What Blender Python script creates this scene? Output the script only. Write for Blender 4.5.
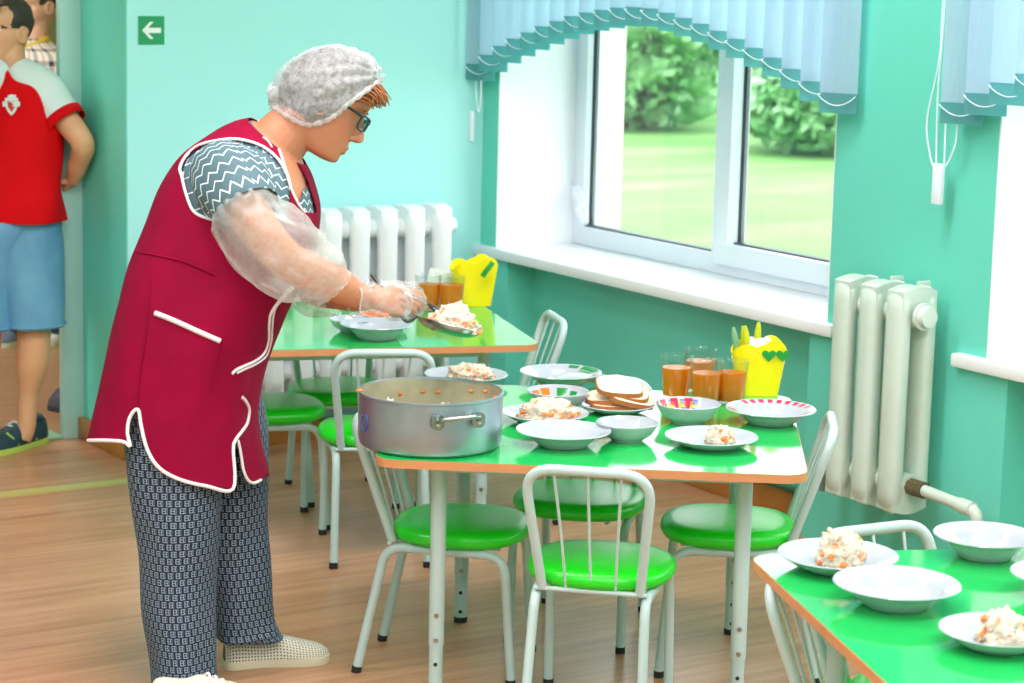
import bpy, bmesh, math, random
from mathutils import Vector, Matrix, noise
from mathutils.bvhtree import BVHTree

SC = bpy.context.scene
COL = SC.collection
for o in list(bpy.data.objects):
    bpy.data.objects.remove(o)

# ------------------------------------------------------------------ camera
F_PX, YAW, PITCH, ROLL, H_CAM = 2293.6, math.radians(32.7468), math.radians(9.6995), math.radians(-1.3676), 1.70
CX, CY = 512.0, 341.5
FW = Vector((math.sin(YAW) * math.cos(PITCH), math.cos(YAW) * math.cos(PITCH), -math.sin(PITCH)))
_r = Vector((math.cos(YAW), -math.sin(YAW), 0))
_d = FW.cross(_r)
RT = _r * math.cos(ROLL) + _d * math.sin(ROLL)
DN = -_r * math.sin(ROLL) + _d * math.cos(ROLL)
EYE = Vector((0, 0, H_CAM))
VH = Vector((math.sin(YAW), math.cos(YAW), 0))
cam = bpy.data.cameras.new('camera')
camo = bpy.data.objects.new('camera', cam)
COL.objects.link(camo)
m = Matrix.Identity(4)
for i in range(3):
    m[i][0], m[i][1], m[i][2], m[i][3] = RT[i], -DN[i], -FW[i], EYE[i]
camo.matrix_world = m
cam.sensor_width = 36
cam.lens = F_PX / 1024 * 36
cam.clip_end = 400
cam.dof.use_dof = True
cam.dof.focus_distance = 5.25
cam.dof.aperture_fstop = 6.3
SC.camera = camo

# ------------------------------------------------------------------ world, sun, added fill lights, exposure
W = bpy.data.worlds.new('world')
SC.world = W
W.use_nodes = True
bg = W.node_tree.nodes['Background']
bg.inputs[0].default_value = (0.90, 0.93, 1.0, 1)
bg.inputs[1].default_value = 4.4
SUN_E, FILL_E, PORTAL = 1.6, 40, True
sl = bpy.data.lights.new('sun', 'SUN')
sl.energy = SUN_E
sl.angle = 0.01
so = bpy.data.objects.new('sun', sl)
COL.objects.link(so)
so.rotation_euler = Vector((0.62, 0.25, -0.9)).to_track_quat('-Z', 'Y').to_euler()

def area(name, loc, sx, sy, energy, direction, color=(1, 1, 1), portal=False):
    l = bpy.data.lights.new(name, 'AREA')
    l.shape = 'RECTANGLE'
    l.size, l.size_y, l.energy, l.color = sx, sy, energy, color
    if portal:
        l.cycles.is_portal = True
    o = bpy.data.objects.new(name, l)
    COL.objects.link(o)
    o.location = loc
    o.rotation_euler = Vector(direction).to_track_quat('-Z', 'Y').to_euler()
    return o

XP, YB = 4.325, 6.95               # pier plane, back wall plane
WINS = [(6.85, 5.035), (4.386, 2.57), (1.92, 0.10)]   # far jamb, near jamb
for k, (a, b) in enumerate(WINS):
    area('window_portal', (4.62, (a + b) / 2, 1.45), 1.75, 1.6, 1, (-1, 0, 0), portal=True)
for x in (-0.6, 1.6, 3.2):
    for y in (-0.6, 1.9, 4.4):
        area('ceiling_fill', (x, y, 2.93), 1.1, 0.5, FILL_E, (0, 0, -1), (1.0, 0.93, 1.0))  # unseen area lights added under the ceiling to fill the room
area('corridor_fill', (2.4, 8.6, 2.9), 1.0, 0.6, 45, (0, 0, -1), (1.0, 0.93, 0.82))  # unseen area light added so the corridor is lit

vs = SC.view_settings
vs.view_transform = 'Standard'
vs.look = 'None'
vs.gamma = 1
vs.use_curve_mapping = False
vs.exposure = 0.0
SC.cycles.use_denoising = True
SC.cycles.max_bounces = 10
SC.cycles.diffuse_bounces = 5
SC.cycles.transparent_max_bounces = 16
SC.cycles.sample_clamp_indirect = 6

# ------------------------------------------------------------------ pixel helpers (photo frame 1024x683 -> points in the room)
def ray(px, py):
    return FW + RT * ((px - CX) / F_PX) + DN * ((py - CY) / F_PX)
def at(px, py, dep):
    return EYE + ray(px, py) * dep
def onz(px, py, z=0.0):
    v = ray(px, py)
    return EYE + v * ((z - H_CAM) / v.z)
def onx(px, py, x):
    v = ray(px, py)
    return EYE + v * (x / v.x)
def ony(px, py, y):
    v = ray(px, py)
    return EYE + v * (y / v.y)
def proj(p):
    q = p - EYE
    z = q.dot(FW)
    return CX + F_PX * q.dot(RT) / z, CY + F_PX * q.dot(DN) / z

# ------------------------------------------------------------------ materials
def lin(c):
    return tuple((x / 255 / 12.92) if x / 255 <= 0.04045 else ((x / 255 + 0.055) / 1.055) ** 2.4 for x in c) + (1.0,)
class NT:
    def __init__(s, name):
        s.m = bpy.data.materials.new(name)
        s.m.use_nodes = True
        s.t = s.m.node_tree
        s.bsdf = s.t.nodes['Principled BSDF']
        s.out = s.t.nodes['Material Output']
    def n(s, typ, **kw):
        nd = s.t.nodes.new(typ)
        for k, v in kw.items():
            if k.startswith('i_'):
                key = k[2:]
                nd.inputs[int(key) if key.isdigit() else key.replace('_', ' ')].default_value = v
            else:
                setattr(nd, k, v)
        return nd
    def l(s, a, b):
        s.t.links.new(a, b)
    def math(s, op, a, b=None, c=None):
        nd = s.n('ShaderNodeMath', operation=op)
        for i, v in enumerate((a, b, c)):
            if v is None: continue
            if isinstance(v, (int, float)): nd.inputs[i].default_value = v
            else: s.l(v, nd.inputs[i])
        return nd.outputs[0]
    def mix(s, fac, a, b):
        nd = s.n('ShaderNodeMix', data_type='RGBA')
        for i, v in ((0, fac), (6, a), (7, b)):
            if isinstance(v, (int, float, tuple)): nd.inputs[i].default_value = v
            else: s.l(v, nd.inputs[i])
        return nd.outputs[2]
    def noise(s, scale, detail=4, vec=None, rough=0.5):
        nd = s.n('ShaderNodeTexNoise')
        nd.inputs['Scale'].default_value = scale
        nd.inputs['Detail'].default_value = detail
        nd.inputs['Roughness'].default_value = rough
        if vec is not None: s.l(vec, nd.inputs['Vector'])
        return nd.outputs[0]
    def ramp(s, fac, stops):
        nd = s.n('ShaderNodeValToRGB')
        el = nd.color_ramp.elements
        while len(el) > 1: el.remove(el[-1])
        el[0].position, el[0].color = stops[0]
        for p, c in stops[1:]:
            e = el.new(p); e.color = c
        s.l(fac, nd.inputs[0])
        return nd.outputs[0]
    def bump(s, h, strength=0.2, dist=0.01):
        nd = s.n('ShaderNodeBump')
        nd.inputs['Strength'].default_value = strength
        nd.inputs['Distance'].default_value = dist
        s.l(h, nd.inputs['Height'])
        s.l(nd.outputs[0], s.bsdf.inputs['Normal'])
    def obj(s): return s.n('ShaderNodeTexCoord').outputs['Object']
    def uv(s): return s.n('ShaderNodeTexCoord').outputs['UV']

def mat(name, rgb, rough=0.5, metal=0.0, var=0.06, scale=8.0, bump=0.0, bscale=60.0, **kw):
    t = NT(name)
    c = lin(rgb)
    o = t.obj()
    n = t.noise(scale, 4, o)
    a = tuple(min(1, x * (1 + var)) for x in c[:3]) + (1,)
    b = tuple(x * (1 - var) for x in c[:3]) + (1,)
    t.l(t.mix(n, b, a), t.bsdf.inputs['Base Color'])
    t.bsdf.inputs['Roughness'].default_value = rough
    t.bsdf.inputs['Metallic'].default_value = metal
    for k, v in kw.items():
        t.bsdf.inputs[k.replace('_', ' ')].default_value = v
    if bump: t.bump(t.noise(bscale, 3, o), bump, 0.01)
    return t.m

M = {}
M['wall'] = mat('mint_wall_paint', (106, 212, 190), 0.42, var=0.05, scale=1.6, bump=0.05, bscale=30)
M['wall_pale'] = mat('pale_mint_wall', (166, 232, 228), 0.45, var=0.04, scale=1.2, bump=0.05, bscale=30)  # base colour set paler than the window wall's
M['white_wall'] = mat('white_reveal_paint', (238, 240, 243), 0.5, var=0.02)
M['ceiling'] = mat('ceiling_paint', (240, 240, 236), 0.7, var=0.02)
M['pvc'] = mat('white_window_plastic', (232, 240, 248), 0.25, var=0.015)
M['sill'] = mat('white_sill_plastic', (240, 242, 242), 0.3, var=0.02)
M['seal'] = mat('dark_window_seal', (70, 80, 85), 0.5)
M['spacer'] = mat('grey_glazing_spacer', (186, 196, 198), 0.4)
M['base'] = mat('varnished_wood_skirting', (176, 116, 50), 0.35, var=0.2, scale=14)
M['frame'] = mat('pale_teal_enamel', (188, 212, 208), 0.28, var=0.03)
M['seat'] = mat('bright_green_vinyl', (26, 222, 28), 0.32, var=0.05, scale=20, bump=0.03, bscale=250, IOR=1.6)
M['table'] = mat('glossy_green_laminate', (22, 188, 84), 0.085, var=0.03)
M['table'].node_tree.nodes['Principled BSDF'].inputs['IOR'].default_value = 2.25
M['edge'] = mat('beech_edge_band', (214, 146, 96), 0.4, var=0.12, scale=25)
M['black'] = mat('black_rubber', (30, 34, 34), 0.6)
M['bolt'] = mat('steel_bolt', (170, 165, 150), 0.3, 1.0)
M['china'] = mat('white_glazed_china', (180, 188, 194), 0.12, var=0.015, IOR=1.5)
M['rad'] = mat('radiator_cream_enamel', (206, 222, 208), 0.35, var=0.06, scale=18, bump=0.06, bscale=40)
M['rad_white'] = mat('radiator_white_enamel', (238, 242, 242), 0.35, var=0.03, scale=18)
M['rust'] = mat('dull_brass_fitting', (110, 100, 70), 0.5, 0.5, var=0.4, scale=60)
M['pipe_green'] = mat('green_painted_pipe', (70, 190, 165), 0.4)
M['plug'] = mat('grey_socket', (120, 140, 135), 0.5)
M['yellow'] = mat('bright_yellow_plastic', (250, 232, 10), 0.3, var=0.02)
M['green_plastic'] = mat('green_plastic', (20, 150, 60), 0.3)
M['spoon_yellow'] = mat('yellow_green_handle', (196, 205, 20), 0.3)
M['spoon_green'] = mat('pale_green_handle', (120, 170, 120), 0.3)
M['napkin'] = mat('white_paper', (244, 247, 247), 0.8, var=0.03, scale=60)
M['steel'] = mat('stainless_steel', (165, 172, 170), 0.25, 1.0)
M['dark_steel'] = mat('worn_dark_steel', (105, 105, 100), 0.35, 1.0)
M['burg'] = mat('burgundy_cloth', (142, 0, 48), 0.8, var=0.28, scale=9, bump=0.25, bscale=22, Specular_IOR_Level=0.15)
M['piping'] = mat('white_cotton_piping', (240, 236, 236), 0.7)
M['shoe'] = mat('cream_leather', (226, 222, 200), 0.5)
M['sole'] = mat('cream_rubber_sole', (216, 210, 180), 0.6)
M['hair_dark'] = mat('brown_hair', (70, 58, 44), 0.6, var=0.4, scale=40)
M['hair_ginger'] = mat('ginger_hair', (150, 92, 42), 0.5, var=0.3, scale=60)
M['hair_boy'] = mat('dark_brown_hair', (52, 44, 36), 0.5, var=0.4, scale=60)
M['glasses'] = mat('dark_teal_plastic', (30, 50, 60), 0.25)
M['crust'] = mat('brown_bread_crust', (176, 112, 56), 0.75, var=0.25, scale=50)
M['crumb'] = mat('white_bread_crumb', (240, 228, 200), 0.85, var=0.08, scale=140, bump=0.3, bscale=300)
M['carrot'] = mat('boiled_carrot', (240, 130, 50), 0.5, var=0.1)
M['red'] = mat('red_jersey', (212, 4, 14), 0.8, var=0.14, scale=10, bump=0.25, bscale=14, Specular_IOR_Level=0.15)
M['white_jersey'] = mat('white_jersey', (214, 232, 226), 0.7, var=0.04)
M['navy'] = mat('dark_navy_cloth', (36, 50, 84), 0.8)
M['grey_shoe'] = mat('grey_blue_suede', (110, 118, 140), 0.8)
M['white_shoe'] = mat('white_trainer', (225, 222, 215), 0.6)
M['dark_shoe'] = mat('dark_grey_slipper', (78, 76, 84), 0.7)
M['trainer'] = mat('teal_trainer_mesh', (28, 62, 74), 0.6, var=0.4, scale=60)
M['lime'] = mat('lime_trainer_foam', (186, 216, 96), 0.5)
M['sign_green'] = mat('green_sign_film', (24, 150, 92), 0.4, var=0.01)
M['sign_white'] = mat('white_sign_film', (236, 242, 238), 0.4, var=0.01)
M['blue_paint'] = mat('blue_paint_mark', (40, 90, 160), 0.5)
M['trunk'] = mat('bark', (90, 72, 52), 0.9, var=0.3)
M['orange'] = mat('orange_glaze', (240, 120, 30), 0.2)
M['leaf_glaze'] = mat('green_glaze', (30, 140, 60), 0.2)
M['red_glaze'] = mat('red_glaze', (214, 40, 70), 0.2)
M['blue_glaze'] = mat('blue_glaze', (90, 130, 200), 0.2)
M['yellow_glaze'] = mat('yellow_glaze', (240, 210, 40), 0.2)
M['concrete'] = mat('pale_render', (230, 224, 214), 0.8)
M['corr_wall'] = mat('corridor_wall_paint', (150, 150, 96), 0.6)

def floor_mat():
    t = NT('wood_plank_linoleum')
    o = t.obj()
    mp = t.n('ShaderNodeMapping'); t.l(o, mp.inputs[0])
    br = t.n('ShaderNodeTexBrick')
    br.offset = 0.37
    for k, v in (('Scale', 1.0), ('Mortar Size', 0.0012), ('Brick Width', 1.3), ('Row Height', 0.125), ('Bias', 0.0)):
        br.inputs[k].default_value = v
    br.inputs['Color1'].default_value = (0, 0, 0, 1)
    br.inputs['Color2'].default_value = (1, 1, 1, 1)
    br.inputs['Mortar'].default_value = (0.3, 0.3, 0.3, 1)
    t.l(mp.outputs[0], br.inputs['Vector'])
    m2 = t.n('ShaderNodeMapping'); m2.inputs['Scale'].default_value = (1.6, 26, 1); t.l(o, m2.inputs[0])
    g = t.noise(1.0, 6, m2.outputs[0], 0.62)
    m3 = t.n('ShaderNodeMapping'); m3.inputs['Scale'].default_value = (0.7, 5, 1); t.l(o, m3.inputs[0])
    g2 = t.noise(1.0, 3, m3.outputs[0])
    plank = t.mix(br.outputs[0], lin((176, 120, 84)), lin((204, 152, 114)))
    grain = t.ramp(g, [(0.3, lin((146, 96, 66))), (0.5, lin((192, 138, 102))), (0.72, lin((222, 174, 136)))])
    c = t.mix(0.62, plank, grain)
    c = t.mix(t.math('MULTIPLY', g2, 0.35), c, lin((176, 140, 96)))
    t.l(c, t.bsdf.inputs['Base Color'])
    t.bsdf.inputs['Roughness'].default_value = 0.28
    t.bump(g, 0.04, 0.01)
    return t.m
M['floor'] = floor_mat()

def glass_mat(name, tint=(1, 1, 1), ior=1.45):
    t = NT(name)
    tr = t.n('ShaderNodeBsdfTransparent'); tr.inputs[0].default_value = tint + (1,)
    gl = t.n('ShaderNodeBsdfGlossy'); gl.inputs['Roughness'].default_value = 0.02
    ge = t.n('ShaderNodeNewGeometry')
    dp = t.n('ShaderNodeVectorMath', operation='DOT_PRODUCT')
    t.l(ge.outputs['Normal'], dp.inputs[0]); t.l(ge.outputs['Incoming'], dp.inputs[1])
    c = t.math('SUBTRACT', 1.0, t.math('ABSOLUTE', dp.outputs['Value']))
    f0 = ((ior - 1) / (ior + 1)) ** 2
    fr = t.math('MULTIPLY_ADD', t.math('POWER', c, 5.0), 1 - f0, f0)
    mx = t.n('ShaderNodeMixShader')
    t.l(fr, mx.inputs[0]); t.l(tr.outputs[0], mx.inputs[1]); t.l(gl.outputs[0], mx.inputs[2])
    t.l(mx.outputs[0], t.out.inputs[0])
    return t.m
M['glass'] = glass_mat('window_glass', (0.97, 0.99, 0.98))
M['tumbler'] = glass_mat('clear_tumbler_glass', (0.95, 0.97, 0.96), 1.5)
M['lens'] = glass_mat('spectacle_lens', (0.8, 0.85, 0.85))

def film(name, rgb, alpha, wr=40, trans=0.5, lo=0.75, hi=1.25):
    t = NT(name)
    o = t.obj()
    n = t.noise(wr, 5, o, 0.6)
    di = t.n('ShaderNodeBsdfDiffuse'); di.inputs[0].default_value = lin(rgb)
    tl = t.n('ShaderNodeBsdfTranslucent'); tl.inputs[0].default_value = lin(rgb)
    gl = t.n('ShaderNodeBsdfGlossy'); gl.inputs['Roughness'].default_value = 0.25
    tr = t.n('ShaderNodeBsdfTransparent')
    bp = t.n('ShaderNodeBump'); bp.inputs['Strength'].default_value = 0.4; bp.inputs['Distance'].default_value = 0.01
    t.l(n, bp.inputs['Height'])
    for s in (di, tl, gl): t.l(bp.outputs[0], s.inputs['Normal'])
    m1 = t.n('ShaderNodeMixShader'); m1.inputs[0].default_value = trans
    t.l(di.outputs[0], m1.inputs[1]); t.l(tl.outputs[0], m1.inputs[2])
    m2 = t.n('ShaderNodeMixShader'); m2.inputs[0].default_value = 0.08
    t.l(m1.outputs[0], m2.inputs[1]); t.l(gl.outputs[0], m2.inputs[2])
    m3 = t.n('ShaderNodeMixShader')
    mr = t.n('ShaderNodeMapRange'); mr.inputs[1].default_value = 0.3; mr.inputs[2].default_value = 0.7
    mr.inputs[3].default_value = alpha * lo; mr.inputs[4].default_value = min(1, alpha * hi)
    t.l(n, mr.inputs[0]); t.l(mr.outputs[0], m3.inputs[0])
    t.l(tr.outputs[0], m3.inputs[1]); t.l(m2.outputs[0], m3.inputs[2])
    t.l(m3.outputs[0], t.out.inputs[0])
    return t.m
M['sleeve_film'] = film('crinkled_plastic_sleeve', (238, 250, 244), 0.35, 26)
M['glove_film'] = film('thin_plastic_glove', (236, 248, 246), 0.24, 45, 0.5, 0.35, 1.9)
M['cap_film'] = film('white_nonwoven_cap', (236, 240, 240), 0.46, 95, 0.35, 0.6, 1.35)
M['paper_clip'] = film('white_plastic_wrap', (246, 246, 250), 0.95, 30)

def blind_mat(name, rgb):
    t = NT(name)
    o = t.obj()
    mp = t.n('ShaderNodeMapping'); mp.inputs['Scale'].default_value = (220, 220, 12); t.l(o, mp.inputs[0])
    n = t.noise(1.0, 2, mp.outputs[0])
    c = t.mix(n, lin(tuple(x * 0.94 for x in rgb)), lin(rgb))
    di = t.n('ShaderNodeBsdfDiffuse'); tl = t.n('ShaderNodeBsdfTranslucent')
    t.l(c, di.inputs[0]); t.l(c, tl.inputs[0])
    mx = t.n('ShaderNodeMixShader'); mx.inputs[0].default_value = 0.62
    t.l(di.outputs[0], mx.inputs[1]); t.l(tl.outputs[0], mx.inputs[2])
    tr = t.n('ShaderNodeBsdfTransparent')
    t.l(c, tr.inputs[0])
    m2 = t.n('ShaderNodeMixShader'); m2.inputs[0].default_value = 0.72
    t.l(tr.outputs[0], m2.inputs[1]); t.l(mx.outputs[0], m2.inputs[2])
    t.l(m2.outputs[0], t.out.inputs[0])
    return t.m
M['slat'] = blind_mat('pale_turquoise_blind_fabric', (226, 244, 255))
M['slat_hem'] = blind_mat('doubled_turquoise_blind_fabric', (150, 214, 216))

def liquid():
    t = NT('weak_tea')
    t.bsdf.inputs['Base Color'].default_value = lin((255, 158, 36))
    t.bsdf.inputs['Roughness'].default_value = 0.1
    t.bsdf.inputs['Subsurface Weight'].default_value = 0.0
    di = t.n('ShaderNodeBsdfTranslucent'); di.inputs[0].default_value = lin((255, 172, 48))
    tr = t.n('ShaderNodeBsdfTransparent'); tr.inputs[0].default_value = lin((255, 190, 90))
    m1 = t.n('ShaderNodeMixShader'); m1.inputs[0].default_value = 0.5
    t.l(t.bsdf.outputs[0], m1.inputs[1]); t.l(di.outputs[0], m1.inputs[2])
    m2 = t.n('ShaderNodeMixShader'); m2.inputs[0].default_value = 0.2
    t.l(m1.outputs[0], m2.inputs[1]); t.l(tr.outputs[0], m2.inputs[2])
    t.l(m2.outputs[0], t.out.inputs[0])
    return t.m
M['tea'] = liquid()

def rice_mat():
    t = NT('rice_with_carrot')
    o = t.obj()
    v = t.n('ShaderNodeTexVoronoi'); v.inputs['Scale'].default_value = 110; t.l(o, v.inputs['Vector'])
    n = t.noise(70, 3, o)
    n2 = t.noise(34, 2, o)
    c = t.mix(n, lin((200, 186, 150)), lin((234, 229, 212)))
    f = t.math('GREATER_THAN', n2, 0.61)
    c = t.mix(t.math('MULTIPLY', f, 0.75), c, lin((222, 138, 76)))
    t.l(c, t.bsdf.inputs['Base Color'])
    t.bsdf.inputs['Roughness'].default_value = 0.5
    t.bump(v.outputs[0], 0.6, 0.006)
    return t.m
M['rice'] = rice_mat()

def pot_mat():
    t = NT('worn_aluminium')
    o = t.obj()
    mp = t.n('ShaderNodeMapping'); mp.inputs['Scale'].default_value = (9, 9, 60); t.l(o, mp.inputs[0])
    n = t.noise(1, 5, mp.outputs[0])
    n2 = t.noise(10, 4, o)
    t.l(t.mix(n2, lin((138, 156, 168)), lin((194, 208, 218))), t.bsdf.inputs['Base Color'])
    t.l(t.math('MULTIPLY_ADD', n, 0.25, 0.26), t.bsdf.inputs['Roughness'])
    t.bsdf.inputs['Metallic'].default_value = 0.9
    t.bump(n, 0.03, 0.01)
    return t.m
M['pot'] = pot_mat()
M['pot_in'] = mat('food_stained_aluminium', (178, 176, 146), 0.45, 0.3, var=0.6, scale=14)

def zigzag_mat():
    t = NT('grey_zigzag_cotton')
    u = t.n('ShaderNodeSeparateXYZ'); t.l(t.uv(), u.inputs[0])
    V, U = u.outputs[0], u.outputs[1]
    tri = t.math('PINGPONG', t.math('MULTIPLY', V, 1 / 0.017), 1.0)
    s = t.math('FRACT', t.math('ADD', t.math('MULTIPLY', U, 1 / 0.024), t.math('MULTIPLY', tri, 0.55)))
    f = t.math('LESS_THAN', s, 0.16)
    n = t.noise(300, 2, t.obj())
    c = t.mix(n, lin((62, 92, 100)), lin((96, 126, 134)))
    t.l(t.mix(f, c, lin((226, 236, 236))), t.bsdf.inputs['Base Color'])
    t.bsdf.inputs['Roughness'].default_value = 0.75
    return t.m
M['zigzag'] = zigzag_mat()

def trouser_mat():
    t = NT('navy_printed_cotton')
    u = t.n('ShaderNodeSeparateXYZ'); t.l(t.uv(), u.inputs[0])
    U, V = u.outputs[0], u.outputs[1]
    a0 = t.math('MULTIPLY', U, 1 / 0.0175)
    row = t.math('FLOOR', t.math('MULTIPLY', V, 1 / 0.0165))
    a = t.math('FRACT', t.math('ADD', a0, t.math('MULTIPLY', row, 0.5)))
    b = t.math('FRACT', t.math('MULTIPLY', V, 1 / 0.0165))
    ins = lambda x, lo, hi: t.math('MULTIPLY', t.math('GREATER_THAN', x, lo), t.math('LESS_THAN', x, hi))
    box = t.math('MULTIPLY', ins(a, 0.10, 0.78), ins(b, 0.12, 0.92))
    h1 = t.math('MULTIPLY', ins(a, 0.22, 0.50), ins(b, 0.24, 0.46))
    h2 = t.math('MULTIPLY', ins(a, 0.22, 0.50), ins(b, 0.57, 0.80))
    h3 = t.math('MULTIPLY', ins(a, 0.62, 0.74), ins(b, 0.24, 0.80))
    h4 = t.math('MULTIPLY', ins(a, 0.78, 0.94), ins(b, 0.0, 1.0))
    holes = t.math('ADD', t.math('ADD', h1, h2), t.math('ADD', h3, h4))
    f = t.math('MULTIPLY', box, t.math('SUBTRACT', 1.0, holes))
    t.l(t.mix(f, lin((12, 16, 34)), lin((132, 152, 172))), t.bsdf.inputs['Base Color'])
    t.bsdf.inputs['Roughness'].default_value = 0.7
    return t.m
M['trouser'] = trouser_mat()

def denim_mat():
    t = NT('washed_denim')
    o = t.obj()
    n = t.noise(6, 4, o)
    n2 = t.noise(240, 2, o)
    c = t.mix(n, lin((48, 120, 170)), lin((146, 204, 226)))
    t.l(t.mix(t.math('MULTIPLY', n2, 0.4), c, lin((60, 120, 160))), t.bsdf.inputs['Base Color'])
    t.bsdf.inputs['Roughness'].default_value = 0.8
    return t.m
M['denim'] = denim_mat()

def plaid_mat():
    t = NT('plaid_shirt_cloth')
    u = t.n('ShaderNodeSeparateXYZ'); t.l(t.uv(), u.inputs[0])
    a = t.math('FRACT', t.math('MULTIPLY', u.outputs[0], 1 / 0.07))
    b = t.math('FRACT', t.math('MULTIPLY', u.outputs[1], 1 / 0.07))
    f1 = t.math('LESS_THAN', a, 0.3); f2 = t.math('LESS_THAN', b, 0.3)
    f3 = t.math('MULTIPLY', t.math('GREATER_THAN', a, 0.55), t.math('LESS_THAN', a, 0.7))
    c = t.mix(t.math('MULTIPLY', t.math('ADD', f1, f2), 0.5), lin((226, 214, 206)), lin((52, 46, 62)))
    c = t.mix(t.math('MULTIPLY', f3, 0.5), c, lin((170, 90, 80)))
    t.l(c, t.bsdf.inputs['Base Color'])
    t.bsdf.inputs['Roughness'].default_value = 0.8
    return t.m
M['plaid'] = plaid_mat()

def perforated_mat():
    t = NT('perforated_cream_leather')
    v = t.n('ShaderNodeTexVoronoi'); v.inputs['Scale'].default_value = 130
    v.inputs['Randomness'].default_value = 0.12
    t.l(t.uv(), v.inputs['Vector'])
    f = t.math('LESS_THAN', v.outputs[0], 0.28)
    t.l(t.mix(f, lin((228, 224, 204)), lin((80, 76, 66))), t.bsdf.inputs['Base Color'])
    t.bsdf.inputs['Roughness'].default_value = 0.5
    return t.m
M['perf'] = perforated_mat()

def skin_mat(name, rgb, spots=()):
    """skin with blotches; SPOTS: (centre, radius, colour, strength) in the body's own coordinates"""
    t = NT(name)
    o = t.obj()
    n = t.noise(16, 4, o)
    c = t.mix(n, lin(tuple(x * 0.95 for x in rgb)), lin(tuple(min(255, x * 1.04) for x in rgb)))
    for (p, r, col, st) in spots:
        vm = t.n('ShaderNodeVectorMath', operation='DISTANCE')
        t.l(o, vm.inputs[0]); vm.inputs[1].default_value = p
        f = t.math('MULTIPLY', t.math('SUBTRACT', 1.0, t.math('SMOOTH_MIN', t.math('DIVIDE', vm.outputs['Value'], r), 1.0, 0.3)), st)
        f = t.math('MAXIMUM', f, 0.0)
        c = t.mix(f, c, lin(col))
    t.l(c, t.bsdf.inputs['Base Color'])
    t.bsdf.inputs['Roughness'].default_value = 0.5
    t.bsdf.inputs['Subsurface Weight'].default_value = 0.0
    t.bump(t.noise(120, 3, o), 0.12, 0.004)
    return t.m

def foliage_mat():
    t = NT('sunlit_leaves')
    n = t.noise(3.2, 6, t.obj(), 0.65)
    c = t.ramp(n, [(0.3, lin((70, 130, 78))), (0.5, lin((122, 176, 112))), (0.7, lin((190, 226, 188)))])
    t.l(c, t.bsdf.inputs['Base Color'])
    t.bsdf.inputs['Roughness'].default_value = 0.7
    return t.m
M['leaf'] = foliage_mat()
def lawn_mat():
    t = NT('sunlit_lawn')
    o = t.obj()
    mp = t.n('ShaderNodeMapping'); mp.inputs['Scale'].default_value = (0.25, 0.7, 1); t.l(o, mp.inputs[0])
    n = t.noise(1.0, 5, mp.outputs[0])
    c = t.ramp(n, [(0.3, lin((92, 146, 72))), (0.5, lin((110, 164, 82))), (0.72, lin((140, 182, 110)))])
    t.l(c, t.bsdf.inputs['Base Color'])
    t.bsdf.inputs['Roughness'].default_value = 0.9
    return t.m
M['lawn'] = lawn_mat()

# ------------------------------------------------------------------ mesh builder
class MB:
    def __init__(s):
        s.v, s.f, s.uv, s.mi = [], [], [], []
    def add(s, verts, faces, uvs=None, mi=0):
        b = len(s.v)
        s.v += [Vector(p) for p in verts]
        for k, f in enumerate(faces):
            s.f.append(tuple(i + b for i in f))
            s.uv.append(uvs[k] if uvs else None)
            s.mi.append(mi)
        return s
    def build(s, name, mats, parent=None, smooth=True, angle=40, fix=True, off=None, split=False):
        me = bpy.data.meshes.new(name)
        o0 = off if off is not None else (parent_world(parent) if is_world(parent) else Vector((0, 0, 0)))
        me.from_pydata([tuple(p - o0) for p in s.v], [], s.f)
        if any(u is not None for u in s.uv):
            ul = me.uv_layers.new(name='UVMap')
            for poly, u in zip(me.polygons, s.uv):
                if u:
                    for li, c in zip(poly.loop_indices, u): ul.data[li].uv = c
        for poly, k in zip(me.polygons, s.mi): poly.material_index = k
        if fix:
            bm = bmesh.new(); bm.from_mesh(me)
            bmesh.ops.remove_doubles(bm, verts=bm.verts, dist=1e-6)
            bmesh.ops.recalc_face_normals(bm, faces=bm.faces)
            bm.to_mesh(me); bm.free()
        if smooth:
            me.polygons.foreach_set('use_smooth', [True] * len(me.polygons))
            if angle < 180: me.set_sharp_from_angle(angle=math.radians(angle))
        for mm in (mats if isinstance(mats, (list, tuple)) else [mats]):
            me.materials.append(M[mm] if isinstance(mm, str) else mm)
        me.update()
        o = bpy.data.objects.new(name, me)
        COL.objects.link(o)
        if parent is not None: o.parent = parent
        return o

def is_world(p):
    while p is not None:
        if p.get('_world'): return True
        p = p.parent
    return False
def parent_world(p):
    v = Vector((0, 0, 0))
    while p is not None:
        v = v + p.location
        p = p.parent
    return v

def thing(name, label, cat, loc=(0, 0, 0), rz=0.0, group=None, world=False):
    o = bpy.data.objects.new(name, None)
    COL.objects.link(o)
    o.empty_display_size = 0.05
    o.location = loc
    o.rotation_euler = (0, 0, rz)
    tag(o, label, cat, group)
    if world: o['_world'] = 1
    return o
def tag(o, label=None, cat=None, group=None, kind=None):
    for k, v in (('label', label), ('category', cat), ('group', group), ('kind', kind)):
        if v: o[k] = v
    return o
KIDS = {}
def copy_tree(o, loc, rz, label, group=None):
    def rec(a, par):
        c = a.copy(); COL.objects.link(c)
        if par is not None: c.parent = par
        for ch in list(a.children): rec(ch, c)
        return c
    c = rec(o, None)
    c.location = loc; c.rotation_euler = (0, 0, rz)
    c['label'] = label
    if group: c['group'] = group
    return c

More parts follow.
